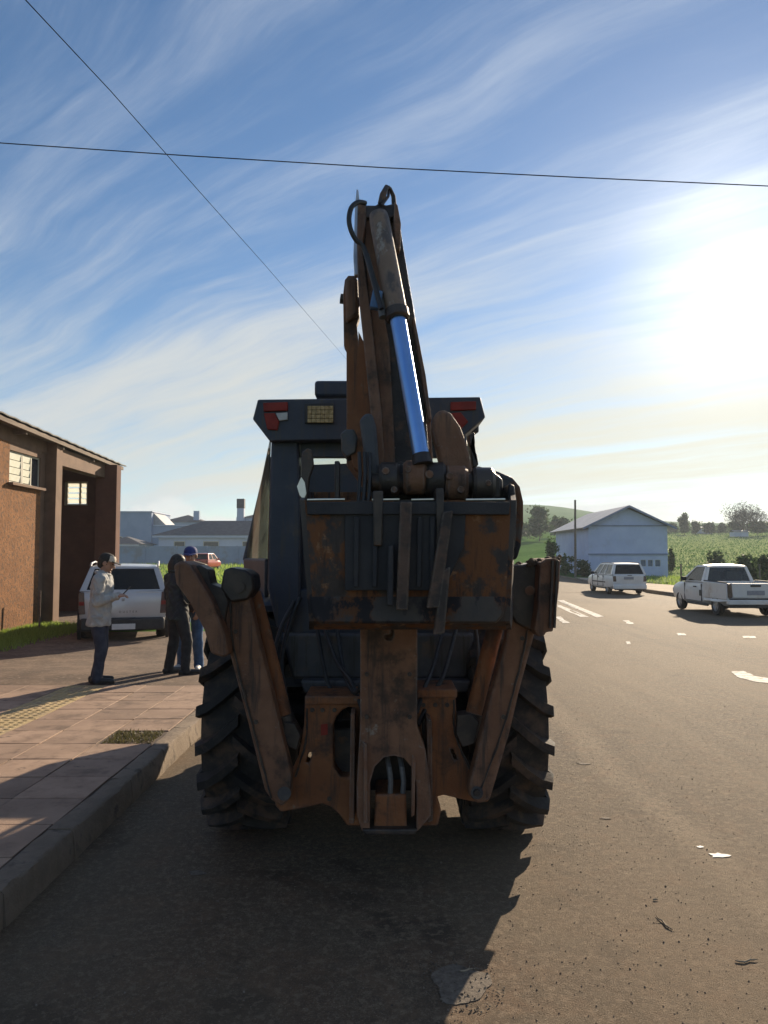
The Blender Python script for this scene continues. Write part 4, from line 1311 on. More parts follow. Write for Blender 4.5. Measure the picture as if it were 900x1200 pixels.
    cyl = MB().tube([top + (top - mid) * .02, top, top.lerp(mid, .06), top.lerp(mid, .9), mid], [.030, .047, .052, .053, .052], 24).build('bucket_cylinder', M['barrel'], m, smooth=50)
    MB().tube([mid.lerp(top, .08), mid.lerp(top, .07), mid, mid.lerp(bot, .012)], [.053, .060, .060, .050], 24).build('cylinder_gland', M['dark_steel'], cyl, smooth=30)
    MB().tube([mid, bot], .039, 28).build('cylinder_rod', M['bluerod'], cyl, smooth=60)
    MB().tube([bot.lerp(mid, .02), bot + (bot - mid) * .05], [.042, .05], 16).build('rod_eye', M['dark_steel'], cyl)
    MB().tube([P(430, 298, 3.70), P(437, 325, 3.67), P(446, 352, 3.63), P(449, 372, 3.60)], [.012, .014, .018, .02], 10).build('feed_pipe', M['hosegrey'], cyl)
    MB().box(P(441, 352, 3.62), (.05, .05, .09), Euler((0, .2, 0)).to_matrix()).build('pipe_clamp', M['blueband'], cyl, bevel=.006)
    MB().tube(spline([P(428, 238, 3.70), P(420, 237, 3.66), P(412, 243, 3.63), P(409, 256, 3.62), P(411, 269, 3.62), P(417, 281, 3.63), P(426, 290, 3.64), P(433, 312, 3.62), P(440, 338, 3.60), P(447, 362, 3.57)]), .0125, 10).build('hydraulic_hose', M['hose'], cyl, smooth=60)

    for pts_ in ([(352, 700, 4.55), (340, 730, 4.5), (330, 775, 4.4), (336, 820, 4.3), (345, 846, 4.22)], [(345, 705, 4.55), (328, 740, 4.45), (318, 790, 4.35), (322, 826, 4.28)],
                 [(545, 690, 4.55), (556, 730, 4.5), (560, 780, 4.4), (552, 822, 4.3), (548, 846, 4.22)], [(430, 800, 4.5), (420, 830, 4.35), (414, 880, 4.25), (418, 930, 4.2)],
                 [(404, 815, 4.5), (398, 850, 4.45), (402, 900, 4.4), (412, 940, 4.3)], [(500, 815, 4.5), (504, 860, 4.45), (498, 910, 4.35)], [(380, 735, 4.55), (395, 775, 4.35), (412, 800, 4.2), (424, 830, 4.1)], [(395, 735, 4.55), (404, 790, 4.3), (416, 812, 4.15), (425, 800, 4.1)], [(372, 738, 4.55), (384, 800, 4.4), (400, 822, 4.3), (418, 842, 4.15)],
                 [(520, 735, 4.55), (508, 780, 4.35), (498, 805, 4.2), (488, 835, 4.1)], [(535, 735, 4.55), (520, 790, 4.3), (506, 815, 4.2), (490, 850, 4.1)]):
        MB().tube(spline([P(*q) for q in pts_]), .013, 8).build('hydraulic_hose', M['hose'], m, smooth=60)
    # link and pivot ------------------------------------------------------------------------------
    piv = MB().tube([P(432, 566, 3.52), P(580, 566, 3.52)], .045, 16).build('bucket_link', M['dark_steel'], m, smooth=40)
    lk = [(508, 487), (515, 480), (521, 480), (529, 484), (540, 500), (548, 522), (553, 545), (556, 572), (535, 580), (520, 560), (516, 545), (510, 520), (506, 505)]
    MB().plate(lk, 3.54, 3.64).build('link_arm', M['brown'], piv, bevel=.018)
    MB().plate([(549, 510), (556, 506), (557, 520), (553, 524), (559, 532), (561, 545), (554, 548)], 3.60, 3.66).build('grease_guard', M['dark_steel'], piv, bevel=.006)
    MB().plate([(421, 492), (428, 484), (436, 484), (441, 500), (444, 540), (450, 585), (438, 592), (430, 560), (426, 530)], 3.52, 3.60).build('link_arm', M['cab_grey'], piv, bevel=.015)
    MB().plate([(399, 508), (405, 503), (415, 503), (419, 512), (417, 530), (406, 536), (400, 528)], 3.60, 3.78).build('valve_block', M['cab_grey'], piv, bevel=.008)
    MB().plate([(408, 520), (425, 510), (432, 545), (428, 556), (414, 548)], 3.62, 3.74).build('link_plate', M['orange'], piv, bevel=.008)
    for a, b, w, mt in ((486, 560, 17, 'brown'), (510, 562, 15, 'dark_steel'), (534, 566, 17, 'brown'), (456, 562, 15, 'dark_steel'), (566, 568, 16, 'dark_steel')):
        q = P(a, b, 3.50)
        MB().lathe(q, (1, 0, 0), [(-w / 440 * 1.4, 0.0), (-w / 440 * 1.4, .068), (-w / 440, .082), (w / 440, .082), (w / 440 * 1.4, .068), (w / 440 * 1.4, 0)], 18).build('pivot_boss', M[mt], piv, smooth=40)
    for px in (421, 427, 433):
        MB().tube([P(px, 530, 3.49), P(px + 1, 555, 3.46), P(px - 1, 590, 3.44), P(px - 2, 640, 3.40)], .009, 8).build('hydraulic_hose', M['hose'], piv, smooth=60)

    MB().plate([(438, 546), (470, 540), (500, 546), (548, 548), (560, 560), (562, 588), (438, 588)], 3.58, 3.72).build('pivot_block', M['greasy'], piv, bevel=.02)
    MB().plate([(556, 552), (574, 550), (590, 560), (590, 586), (556, 588)], 3.54, 3.66).build('pivot_block', M['dark_steel'], piv, bevel=.02)
    for a, b, rr_ in ((452, 552, .016), (478, 550, .014), (503, 556, .018), (527, 558, .016), (462, 574, .014), (540, 574, .015), (572, 566, .014)):
        MB().lathe(P(a, b, 3.425), (0, -1, 0), [(-.03, 0), (-.03, rr_ * 1.3), (0, rr_ * 1.2), (.012, rr_), (.012, 0)], 8).build('pin_bolt', M['brown'], piv, smooth=40)
    # bucket -------------------------------------------------------------------------------------------
    # cross section (Y, Z): outer skin from the near rim down, under and up to the far lip
    nr = P(478, 586, 3.30).z
    nb = P(478, 728, 3.36).z
    fz = P(478, 577, 3.95).z
    sec = [(3.30, nr), (3.30, nr - .12), (3.31, nr - .3), (3.36, nb), (3.50, nb - .05), (3.68, nb - .02), (3.84, nb + .12), (3.93, nb + .35), (3.95, fz)]
    inn = [(y + (.022 if i < 4 else 0) - (.022 if i > 6 else 0), z + (.022 if 3 <= i <= 6 else 0)) for i, (y, z) in enumerate(sec)]
    x0n, x1n = P(357, 586, 3.30).x, P(599, 586, 3.30).x
    def xw(y, z):
        """bucket half widths grow slightly towards the far side and shrink to the floor"""
        k = (y - 3.30) / .65
        t = (nr - z) / (nr - nb) if nr > nb else 0
        t = min(1, max(0, t))
        return x0n - .02 * k + .045 * t * (1 - k), x1n + .10 * k - .035 * t * (1 - k)
    rings = [[], []]
    full = sec + inn[::-1]
    ringL = [Vector((xw(y, z)[0], y, z)) for y, z in full]
    ringR = [Vector((xw(y, z)[1], y, z)) for y, z in full]
    bk = MB().rings([ringL, ringR]).build('bucket', M['bucket_rust'], m, smooth=25)
    for s, rg in ((-1, ringL), (1, ringR)):
        prof = [v for v in rg[:len(sec)]]
        prof = prof + [prof[0].lerp(prof[-1], .5) + Vector((0, 0, .02))]
        MB().prism([q + Vector((s * .0, 0, 0)) for q in prof], (s * .022, 0, 0)).build('side_plate', M['bucket'], bk, smooth=25)
    MB().plate([(540, 546), (562, 546), (584, 552), (601, 559), (610, 570), (614, 588), (614, 612), (611, 640), (606, 657), (592, 655), (560, 610), (540, 590)], 3.72, 3.90).build('bucket_shell', M['bucket'], bk, bevel=.02)
    MB().plate([(596, 566), (603, 568), (606, 590), (604, 640), (597, 656), (592, 650)], 3.50, 3.72).build('bucket_shell', M['bucket'], bk, bevel=.01)
    # bright worn rim of the near edge
    for a, b in ((360, 404), (436, 468), (482, 508), (546, 592)):
        MB().tube([P(a, 585.5, 3.295), P(b, 585.0, 3.295)], .0045, 6).build('worn_rim', M['bright_steel'], bk)
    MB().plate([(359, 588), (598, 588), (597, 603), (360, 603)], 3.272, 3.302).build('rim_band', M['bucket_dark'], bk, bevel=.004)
    MB().plate([(404, 602), (546, 602), (544, 640), (520, 692), (404, 692)], 3.288, 3.325).build('recess_patch', M['bucket_dark'], bk, bevel=.004)  # dark plate carries the shade of the recessed middle in its colour
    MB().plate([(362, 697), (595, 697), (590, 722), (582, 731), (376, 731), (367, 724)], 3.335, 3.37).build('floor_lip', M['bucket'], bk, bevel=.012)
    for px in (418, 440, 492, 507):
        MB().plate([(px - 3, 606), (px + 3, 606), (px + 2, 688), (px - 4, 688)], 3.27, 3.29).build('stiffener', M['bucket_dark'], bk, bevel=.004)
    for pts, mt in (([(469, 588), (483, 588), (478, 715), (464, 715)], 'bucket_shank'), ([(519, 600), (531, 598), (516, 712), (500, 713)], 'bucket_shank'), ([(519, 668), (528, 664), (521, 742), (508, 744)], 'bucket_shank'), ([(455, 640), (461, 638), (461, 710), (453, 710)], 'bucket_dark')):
        MB().plate(pts, 3.225, 3.285).build('tooth_shank', M[mt], bk, bevel=.006)
    # hooked ear of the bucket on the cab side with its scuffed bright patch
    MB().plate([(354, 530), (360, 525), (365, 527), (367, 545), (362, 560), (360, 590), (356, 600), (351, 582), (348, 570), (353, 556)], 3.40, 3.46).build('bucket_ear', M['dark_steel'], bk, bevel=.006)
    MB().plate([(348, 570), (353, 559), (357, 565), (359, 578), (356, 586), (351, 580)], 3.39, 3.405).build('scuffed_patch', M['bright_steel'], bk)
    MB().plate([(392, 540), (398, 540), (398, 590), (392, 590)], 3.44, 3.5).build('hinge_ear', M['dark_steel'], bk, bevel=.006)
    MB().plate([(437, 575), (449, 575), (448, 640), (438, 640)], 3.26, 3.44).build('hinge_ear', M['dark_steel'], bk, bevel=.006)
    MB().plate([(511, 572), (520, 572), (521, 640), (512, 640)], 3.26, 3.44).build('hinge_ear', M['dark_steel'], bk, bevel=.006)
    return m


M['hosegrey'] = pm('grey_hose', (0.09, 0.095, 0.10), (0.14, 0.14, 0.14), 20, 0.5)
M['blueband'] = pm('blue_tape', (0.05, 0.12, 0.26), (0.08, 0.17, 0.32), 20, 0.5)
M['earth'] = pm('dried_earth', (0.06, 0.04, 0.028), (0.11, 0.075, 0.05), 20, 0.95)
build_backhoe()


# ------------------------------------------------------------------ brown hall beside the pavement
def build_hall():
    t = thing('brown_hall', 'brown rendered hall with deep porch, louvred windows and overhanging roof', 'building', (-8.6, 18, 0), world=True)
    WX = -8.45                     # street side wall
    ze = lambda y: 4.62 - (y - 12) * .012     # eave height
    # lit wall with a window opening: built as four pieces round the hole
    wy0, wy1, wz0, wz1 = 16.85, 18.42, 3.42, 4.16
    mb = MB()
    mb.box((WX - .1, (4 + wy0) / 2, 2.2), (.2, wy0 - 4, 4.8))
    wall = mb.build('wall', M['wall_brown'], t, smooth=0)
    MB().box((WX - .1, (wy0 + wy1) / 2, (wz0 - .2) / 2), (.196, wy1 - wy0, wz0 + .2)).build('wall', M['wall_brown'], t, smooth=0)
    MB().box((WX - .1, (wy0 + wy1) / 2, (wz1 + 4.6) / 2), (.196, wy1 - wy0, 4.6 - wz1)).build('wall', M['wall_smooth'], t, smooth=0)
    MB().box((WX - .12, 18.56, 2.2), (.2, .28, 4.8)).build('wall', M['wall_smooth'], t, smooth=0)
    w = MB()
    for y in (wy0 + .02, wy0 + .68, wy0 + .74, wy1 - .42, wy1 - .02):
        w.box((WX - .08, y, (wz0 + wz1) / 2), (.05, .04, wz1 - wz0))
    for z in (wz0 + .02, wz1 - .02):
        w.box((WX - .08, (wy0 + wy1) / 2, z), (.052, wy1 - wy0, .04))
    wf = w.build('window', M['frame'], t)
    for y0, y1 in ((wy0 + .04, wy0 + .66), (wy0 + .76, wy1 - .44)):
        for k in range(4):
            z = wz0 + .05 + (wz1 - wz0 - .08) * (k + .5) / 4
            MB().box((WX - .075, (y0 + y1) / 2, z), (.012, y1 - y0, (wz1 - wz0 - .1) / 4 - .012), Euler((0, .12, 0)).to_matrix()).build('pane', M['frost'], wf, smooth=0)
    MB().box((WX - .075, (wy1 - .4 + wy1 - .04) / 2, (wz0 + wz1) / 2), (.012, .36, wz1 - wz0 - .08)).build('pane', M['darkpane'], wf, smooth=0)  # dark colour stands for the shade the pillar casts on this part
    MB().box((WX + .02, (wy0 + wy1) / 2, wz0 - .03), (.2, wy1 - wy0 + .1, .06)).build('window_sill', M['wall_smooth'], wf, smooth=0)
    # pillar before the porch
    MB().box((-8.37, 18.88, 2.25), (.34, .36, 4.86)).build('pillar', M['wall_smooth'], t, bevel=.01, smooth=0)
    # far pillar with its lit edge
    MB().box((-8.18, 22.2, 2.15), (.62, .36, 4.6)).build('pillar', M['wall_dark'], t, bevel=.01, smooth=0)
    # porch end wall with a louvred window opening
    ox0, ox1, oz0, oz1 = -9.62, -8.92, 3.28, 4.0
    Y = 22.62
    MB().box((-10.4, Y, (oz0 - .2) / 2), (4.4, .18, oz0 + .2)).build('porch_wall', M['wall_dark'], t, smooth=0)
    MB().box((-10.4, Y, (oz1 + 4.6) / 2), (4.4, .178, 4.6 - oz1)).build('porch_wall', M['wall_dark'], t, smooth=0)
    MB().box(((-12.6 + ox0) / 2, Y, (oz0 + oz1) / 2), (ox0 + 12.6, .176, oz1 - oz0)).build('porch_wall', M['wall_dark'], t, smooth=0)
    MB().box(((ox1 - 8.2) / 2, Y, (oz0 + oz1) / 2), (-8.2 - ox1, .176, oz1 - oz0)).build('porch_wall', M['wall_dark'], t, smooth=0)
    w = MB()
    for x in (ox0 + .02, ox0 + .06, ox1 - .24, ox1 - .02):
        w.box((x, Y - .03, (oz0 + oz1) / 2), (.05, .06, oz1 - oz0))
    for z in (oz0 + .02, oz1 - .02):
        w.box(((ox0 + ox1) / 2, Y - .03, z), (ox1 - ox0, .062, .045))
    wf2 = w.build('window', M['frame'], t)
    for k in range(4):
        z = oz0 + .05 + (oz1 - oz0 - .06) * (k + .5) / 4
        MB().box((ox0 + .26, Y - .02, z), (.36, .012, .13), Euler((.45, 0, 0)).to_matrix()).build('slat', M['thin_pane'], wf2, smooth=0)
        MB().box((ox1 - .13, Y - .02, z), (.17, .012, .15), Euler((.45, 0, 0)).to_matrix()).build('slat', M['thin_pane'], wf2, smooth=0)
    # lintel beam along the porch, inner back wall and ceiling
    MB().box((-8.4, 20.75, 4.28), (.34, 3.30, .42)).build('beam', M['wall_smooth'], t, smooth=0)
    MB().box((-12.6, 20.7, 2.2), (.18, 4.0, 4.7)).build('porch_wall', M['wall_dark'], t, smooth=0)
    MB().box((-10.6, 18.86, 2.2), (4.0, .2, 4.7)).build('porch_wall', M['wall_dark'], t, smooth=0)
    MB().box((-10.3, 20.8, 4.42), (3.9, 3.5, .08)).build('porch_ceiling', M['wall_smooth'], t, smooth=0)
    MB().box((-10.2, 20.7, .05), (4.6, 3.9, .14)).build('porch_floor', M['gravel'], t, smooth=0)
    MB().prism([Vector((WX + .004, 3.9, 4.4)), Vector((WX + .004, 22.4, 4.3)), Vector((WX + .004, 22.4, 4.58)), Vector((WX + .004, 3.9, 5.12))], (-.2, 0, 0)).build('wall_plate', M['wall_smooth'], t, smooth=0)
    # remaining walls
    MB().box((-20.0, 13.3, 2.2), (.2, 18.8, 4.8)).build('wall', M['wall_brown'], t, smooth=0)
    MB().box((-14.3, 4.0, 2.2), (11.2, .2, 4.8)).build('wall', M['wall_brown'], t, smooth=0)
    MB().box((-16.3, 22.6, 2.2), (7.2, .2, 4.7)).build('wall', M['wall_brown'], t, smooth=0)
    # roof: corrugated sheet with ridge, built as a wave
    prof = []
    def roof_side(x_e, z_e, x_r, z_r):
        mb = MB(); ny = 150
        y0, y1 = 3.3, 23.35
        vs = []
        for j in range(ny + 1):
            y = y0 + (y1 - y0) * j / ny
            wv = .009 * math.sin(j * math.pi / 2 * 1.0)
            dz = -(y - 12) * .029
            vs += [(x_e, y, z_e + wv + dz), (x_r, y, z_r + wv + dz), (x_r, y, z_r + wv + dz + .03), (x_e, y, z_e + wv + dz + .03)]
        fs = []
        for j in range(ny):
            a, b = j * 4, j * 4 + 4
            for k in range(4):
                fs.append((a + k, a + (k + 1) % 4, b + (k + 1) % 4, b + k))
        fs += [(3, 2, 1, 0), tuple(ny * 4 + k for k in range(4))]
        mb.add(vs, fs)
        return mb
    rf = roof_side(-8.05, 4.87, -14.2, 6.4).build('roof', M['roof_dark'], t, smooth=60)
    roof_side(-20.6, 4.87, -14.2, 6.4).build('roof', M['roof_dark'], t, smooth=60)
    MB().prism([Vector((-8.09, 3.4, 4.98)), Vector((-8.09, 23.2, 4.42)), Vector((-8.09, 23.2, 4.52)), Vector((-8.09, 3.4, 5.08))], (-.04, 0, 0)).build('fascia_board', M['fascia'], rf, smooth=0)
    MB().prism([Vector((-8.7, 3.5, 5.06)), Vector((-8.7, 23.1, 4.52)), Vector((-8.12, 23.1, 4.44)), Vector((-8.12, 3.5, 5.0))], (0, 0, .03)).build('eave_soffit', M['fascia'], rf, smooth=0)
    for y in range(5, 24, 2):
        MB().box((-8.36, y, 4.72 - (y - 12) * .029), (.42, .07, .09)).build('rafter', M['fascia'], rf, smooth=0)
    # gable infill
    for y in (4.0, 22.6):
        MB().prism([Vector((-8.7, y - .08, 4.55)), Vector((-20, y - .08, 4.55)), Vector((-14.2, y - .08, 5.95))], (0, .16, 0)).build('gable', M['wall_brown'], t, smooth=0)
    return t


def thin_pane():
    m = bpy.data.materials.new('thin_yellowed_glass')
    m.use_nodes = True
    N, L = m.node_tree.nodes, m.node_tree.links
    N.remove(N['Principled BSDF'])
    a = N.new('ShaderNodeBsdfTranslucent'); a.inputs[0].default_value = (.90, .90, .86, 1)
    b = N.new('ShaderNodeBsdfDiffuse'); b.inputs[0].default_value = (.6, .57, .5, 1)
    c = N.new('ShaderNodeMixShader'); c.inputs[0].default_value = .3
    L.new(a.outputs[0], c.inputs[1]); L.new(b.outputs[0], c.inputs[2]); L.new(c.outputs[0], N['Material Output'].inputs['Surface'])
    return m


M['thin_pane'] = thin_pane()
build_hall()

# strip of grass along the hall
pts = []
for _ in range(9000):
    x = rnd.uniform(-9.2, -6.9 - .5 * rnd.random()); y = rnd.uniform(13.2, 18.8)
    if x < -8.5 and y > 4: x = -8.5 + rnd.random() * .4
    pts.append((x, y, side_z(x, y)))
blades('grass', pts, .14, .012, M['leaf_grass'], 'bright green grass along the foot of the brown hall', seed=5)
st = MB().tube([(-8.02, 17.6, .0), (-8.03, 17.62, .95)], .022, 8).build('marker_stake', M['fascia'], smooth=60)
props(st, 'thin pale stake standing in grass before the hall pillar', 'stake')


# ------------------------------------------------------------------ houses across the grass on the far side
def far_z(x, y):
    return T(x, y)


def hip_roof(mb, x0, x1, y0, y1, z, h, ov=.6, inset=.28):
    x0 -= ov; x1 += ov; y0 -= ov; y1 += ov
    if x1 - x0 >= y1 - y0:
        k = (y1 - y0) / 2
        a, b = Vector((x0 + k, (y0 + y1) / 2, z + h)), Vector((x1 - k, (y0 + y1) / 2, z + h))
    else:
        k = (x1 - x0) / 2
        a, b = Vector(((x0 + x1) / 2, y0 + k, z + h)), Vector(((x0 + x1) / 2, y1 - k, z + h))
        c = [Vector((x0, y0, z)), Vector((x1, y0, z)), Vector((x1, y1, z)), Vector((x0, y1, z))]
        mb.add(c + [a, b], [(0, 1, 4), (1, 2, 5, 4), (2, 3, 5), (3, 0, 4, 5), (3, 2, 1, 0)])
        return mb
    c = [Vector((x0, y0, z)), Vector((x1, y0, z)), Vector((x1, y1, z)), Vector((x0, y1, z))]
    mb.add(c + [a, b], [(0, 1, 5, 4), (1, 2, 5), (2, 3, 4, 5), (3, 0, 4), (3, 2, 1, 0)])
    return mb


def far_window(parent, x, y, z, w, h, mat='darkpane'):
    f = MB()
    for s in (-1, 1):
        f.box((x + s * w / 2, y - .02, z), (.1, .12, h)).box((x, y - .02, z + s * h / 2), (w + .1, .121, .1))
    fr = f.build('window', M['frame'], parent, smooth=0)
    MB().box((x, y + .01, z), (w - .1, .06, h - .1)).build('pane', M[mat], fr, smooth=0)


def build_houses():
    # hip-roofed white house
    g = far_z(-24, 102)
    t = thing('white_house', 'low white house with dark hip roof behind the long garden wall', 'house', (-22, 104, g), world=True)
    x0, x1, y0, y1 = -30.0, -12.0, 100, 110
    zt = P(235, 629, 100).z
    MB().box(((x0 + x1) / 2, (y0 + y1) / 2, (g + zt) / 2), (x1 - x0, y1 - y0, zt - g)).build('wall', M['house_wall'], t, smooth=0)
    MB().box(((x0 + x1) / 2, (y0 + y1) / 2, zt + .02), (x1 - x0 + 1.3, y1 - y0 + 1.3, .28)).build('eave_board', M['house_wall'], t, smooth=0)
    hip_roof(MB(), x0, x1, y0, y1, zt + .17, 2.2, .75).build('roof', M['slate'], t, smooth=0)
    for x, w in ((-27.2, 1.4), (-23.0, 2.0), (-18.2, 1.2), (-15, 1.6)):
        far_window(t, x, y0 - .02, zt - 1.25, w, 1.2)
    # big flat-roofed grey house
    g = far_z(-36, 118)
    t = thing('grey_flat_house', 'large grey flat roofed house with a tall block and lower wing', 'house', (-36, 118, g), world=True)
    Y = 114
    xa, xb, xc = P(120, 640, Y).x, P(177, 640, Y).x, P(246, 640, Y).x
    z1, z2 = P(150, 600, Y).z, P(210, 616, Y).z
    MB().box(((xa + xb) / 2, Y + 5, (g + z1) / 2), (xb - xa, 10, z1 - g)).build('wall', M['grey_wall'], t, smooth=0)
    MB().box(((xb + xc) / 2, Y + 5.2, (g + z2) / 2), (xc - xb, 9.6, z2 - g)).build('wall', M['grey_wall'], t, smooth=0)
    MB().box(((xa + xb) / 2, Y + 5, z1 + .06), (xb - xa + .3, 10.3, .14)).build('parapet', M['house_wall'], t, smooth=0)
    MB().box(((xb + xc) / 2 + .1, Y + 5.2, z2 + .06), (xc - xb - .1, 9.9, .14)).build('parapet', M['house_wall'], t, smooth=0)
    MB().prism([Vector((xb + .02, Y + 1, z2 + .14)), Vector((xb + 1.9, Y + 1, z2 + .14)), Vector((xb + .02, Y + 1, z1 - .1))], (0, 6, 0)).build('stair_roof', M['tin'], t, smooth=0)
    for x in (xa + 2.2, xb + 2.5, xb + 6.0):
        far_window(t, x, Y - .02 if x < xb else Y + .38, g + 3.6, 1.5, 1.1)
    # farther roof showing above the wing
    g = far_z(-38, 135)
    Y = 134
    t = thing('dark_roofed_house', 'house with dark roof and stub chimney showing above the flat grey wing', 'house', (-36, Y + 4, g), world=True)
    x0, x1 = P(190, 610, Y).x, P(238, 610, Y).x
    zt = P(210, 612, Y).z
    MB().box(((x0 + x1) / 2, Y + 4, (g + zt) / 2), (x1 - x0, 8, zt - g)).build('wall', M['grey_wall'], t, smooth=0)
    hip_roof(MB(), x0, x1, Y, Y + 8, zt, 1.5, .5).build('roof', M['slate'], t, smooth=0)
    q = P(229, 605, Y)
    MB().box((q.x, Y + 1, q.z), (1.0, .8, 2.0)).build('chimney', M['grey_wall'], t, smooth=0)
    far_window(t, (x0 + x1) / 2, Y - .02, zt - 1.2, 1.6, 1.1)
    # tower house at the cab's edge
    Y = 112
    g = far_z(-20, Y)
    t = thing('chimney_house', 'two storey house with a tall black capped chimney behind the hip roof', 'house', (-18, Y + 3, g), world=True)
    x0, x1 = P(277, 600, Y).x, P(335, 600, Y).x
    zt = P(290, 606, Y).z
    MB().box(((x0 + x1) / 2, Y + 4, (g + zt) / 2), (x1 - x0, 8, zt - g)).build('wall', M['house_wall'], t, smooth=0)
    hip_roof(MB(), x0 + 1.5, x1, Y, Y + 8, zt + .001, 1.1, .35).build('roof', M['slate'], t, smooth=0)
    q0, q1 = P(279, 598, Y), P(287, 598, Y)
    zc = P(283, 596, Y).z
    ch = MB().box(((q0.x + q1.x) / 2, Y - .45, (g + zc) / 2), (q1.x - q0.x, .85, zc - g)).build('chimney', M['house_wall'], t, smooth=0)
    zk = P(283, 585, Y).z
    MB().box(((q0.x + q1.x) / 2, Y - .45, (zc + zk) / 2), (q1.x - q0.x + .1, .9, zk - zc)).build('chimney_cap', M['slate'], ch, smooth=0)
    far_window(t, P(296, 612, Y).x, Y - .02, P(296, 616, Y).z, 1.3, 1.2)
    # small hip roofed annex at the hall's corner
    Y = 95
    g = far_z(-35, Y)
    t = thing('small_annex', 'small low annex with dark hip roof behind the garden wall near the hall', 'annex', (-34, Y + 3, g), world=True)
    x0, x1 = P(118, 640, Y).x, P(163, 640, Y).x
    zt = P(150, 637.5, Y).z
    MB().box(((x0 + x1) / 2, Y + 3, (g + zt) / 2), (x1 - x0, 6, zt - g)).build('wall', M['house_wall'], t, smooth=0)
    hip_roof(MB(), x0, x1, Y, Y + 6, zt, 1.0, .5).build('roof', M['slate'], t, smooth=0)
    far_window(t, P(178, 640, Y).x - 3.2, Y - .02, zt - .7, 1.6, .6)
    # garden wall
    Y = 88
    g = far_z(-26, Y)
    t = thing('garden_wall', 'long pale blue grey garden wall across the far grass', 'wall', (-24, Y, g), world=True)
    zt = P(210, 640, Y).z
    for k in range(11):
        xa = -46 + k * 3.6
        MB().box((xa + 1.8, Y, (g - .1 + zt) / 2), (3.56, .16, zt - g + .1)).build('wall_panel', M['garden_wall'], t, smooth=0)
        MB().box((xa, Y - .04, (g - .1 + zt + .03) / 2), (.26, .28, zt - g + .13)).build('pillar', M['garden_wall'], t, smooth=0)


build_houses()


# ------------------------------------------------------------------ pale blue gabled building
def build_blue():
    Y0, Y1 = 59.0, 70.0
    x0, x1 = P(690, 650, Y0).x, P(782.5, 650, Y0).x
    xm = (x0 + x1) / 2
    ze = P(690, 616, Y0).z; za = P(733, 594, Y0).z
    t = thing('pale_blue_hall', 'pale blue gabled building standing alone beside the sandy verge', 'building', (xm, (Y0 + Y1) / 2, 0), world=True)
    zl = P(736, 649.5, Y0).z
    # front in two steps: lower storey carries three windows
    MB().box((xm, Y0 + .1, (zl + ze) / 2), (x1 - x0, .2, ze - zl)).build('front_wall', M['blue_wall'], t, smooth=0)
    win = [(750.5, 757), (759, 765), (767.5, 774)]
    zt_, zb_ = P(760, 656, Y0).z, P(760, 664, Y0).z
    xs = [x0] + [P(a, 650, Y0).x for w in win for a in w] + [x1]
    MB().box((xm, Y0 + .1, (zb_ - .2) / 2), (x1 - x0, .196, zb_ + .2)).build('front_wall', M['blue_wall'], t, smooth=0)
    MB().box((xm, Y0 + .1, (zt_ + zl) / 2), (x1 - x0, .196, zl - zt_)).build('front_wall', M['blue_wall'], t, smooth=0)
    for i in range(0, len(xs), 2):
        MB().box(((xs[i] + xs[i + 1]) / 2, Y0 + .1, (zb_ + zt_) / 2), (xs[i + 1] - xs[i], .194, zt_ - zb_)).build('front_wall', M['blue_wall'], t, smooth=0)
    for a, b in win:
        xa, xb = P(a, 650, Y0).x, P(b, 650, Y0).x
        f = MB()
        for x in (xa, xb): f.box((x, Y0 + .06, (zb_ + zt_) / 2), (.05, .08, zt_ - zb_))
        for z in (zb_, zt_): f.box(((xa + xb) / 2, Y0 + .06, z), (xb - xa, .082, .05))
        fr = f.build('window', M['plate'], t, smooth=0)
        MB().box(((xa + xb) / 2, Y0 + .11, (zb_ + zt_) / 2), (xb - xa, .02, zt_ - zb_)).build('pane', M['bluepane'], fr, smooth=0)
    MB().prism([Vector((x0, Y0 + .012, ze)), Vector((x1, Y0 + .012, ze)), Vector((xm, Y0 + .012, za - .12))], (0, .18, 0)).build('gable', M['blue_wall'], t, smooth=0)
    MB().box((xm, Y0 - .03, zl), (x1 - x0 + .1, .10, .12)).build('ledge', M['blue_trim'], t, smooth=0)
    MB().box((xm, Y0 - .025, ze), (x1 - x0 + .08, .09, .10)).build('ledge', M['blue_trim'], t, smooth=0)
    MB().box((x0 + .1, (Y0 + Y1) / 2 + .1, ze / 2), (.2, Y1 - Y0 - .2, ze)).build('side_wall', M['blue_wall'], t, smooth=0)
    MB().box((x1 - .1, (Y0 + Y1) / 2 + .1, ze / 2), (.2, Y1 - Y0 - .2, ze)).build('side_wall', M['blue_wall'], t, smooth=0)
    MB().prism([Vector((x0, Y1, 0)), Vector((x1, Y1, 0)), Vector((x1, Y1, ze)), Vector((xm, Y1, za - .12)), Vector((x0, Y1, ze))], (0, .2, 0)).build('back_wall', M['blue_wall'], t, smooth=0)
    for s in (-1, 1):
        xe = xm + s * ((x1 - x0) / 2 + .55)
        sl = (za - ze) / ((x1 - x0) / 2)
        z_e = ze - .55 * sl + .06
        MB().quad_slab([Vector((xe, Y0 - .5, z_e)), Vector((xe, Y1 + .5, z_e)), Vector((xm, Y1 + .5, za + .06)), Vector((xm, Y0 - .5, za + .06))], .09).build('roof', M['tin'], t, smooth=0)
        MB().quad_slab([Vector((xe, Y0 - .53, z_e - .12)), Vector((xm, Y0 - .53, za - .06)), Vector((xm, Y0 - .53, za + .10)), Vector((xe, Y0 - .53, z_e + .04))], .05).build('barge_board', M['blue_trim'], t, smooth=0)


M['bluepane'] = pm('dull_blue_pane', (0.10, 0.14, 0.22), (0.14, 0.18, 0.27), 3, .25)
M['blue_trim'] = pm('blue_trim_paint', (0.22, 0.26, 0.38), (0.27, 0.31, 0.43), 2, .7)
build_blue()

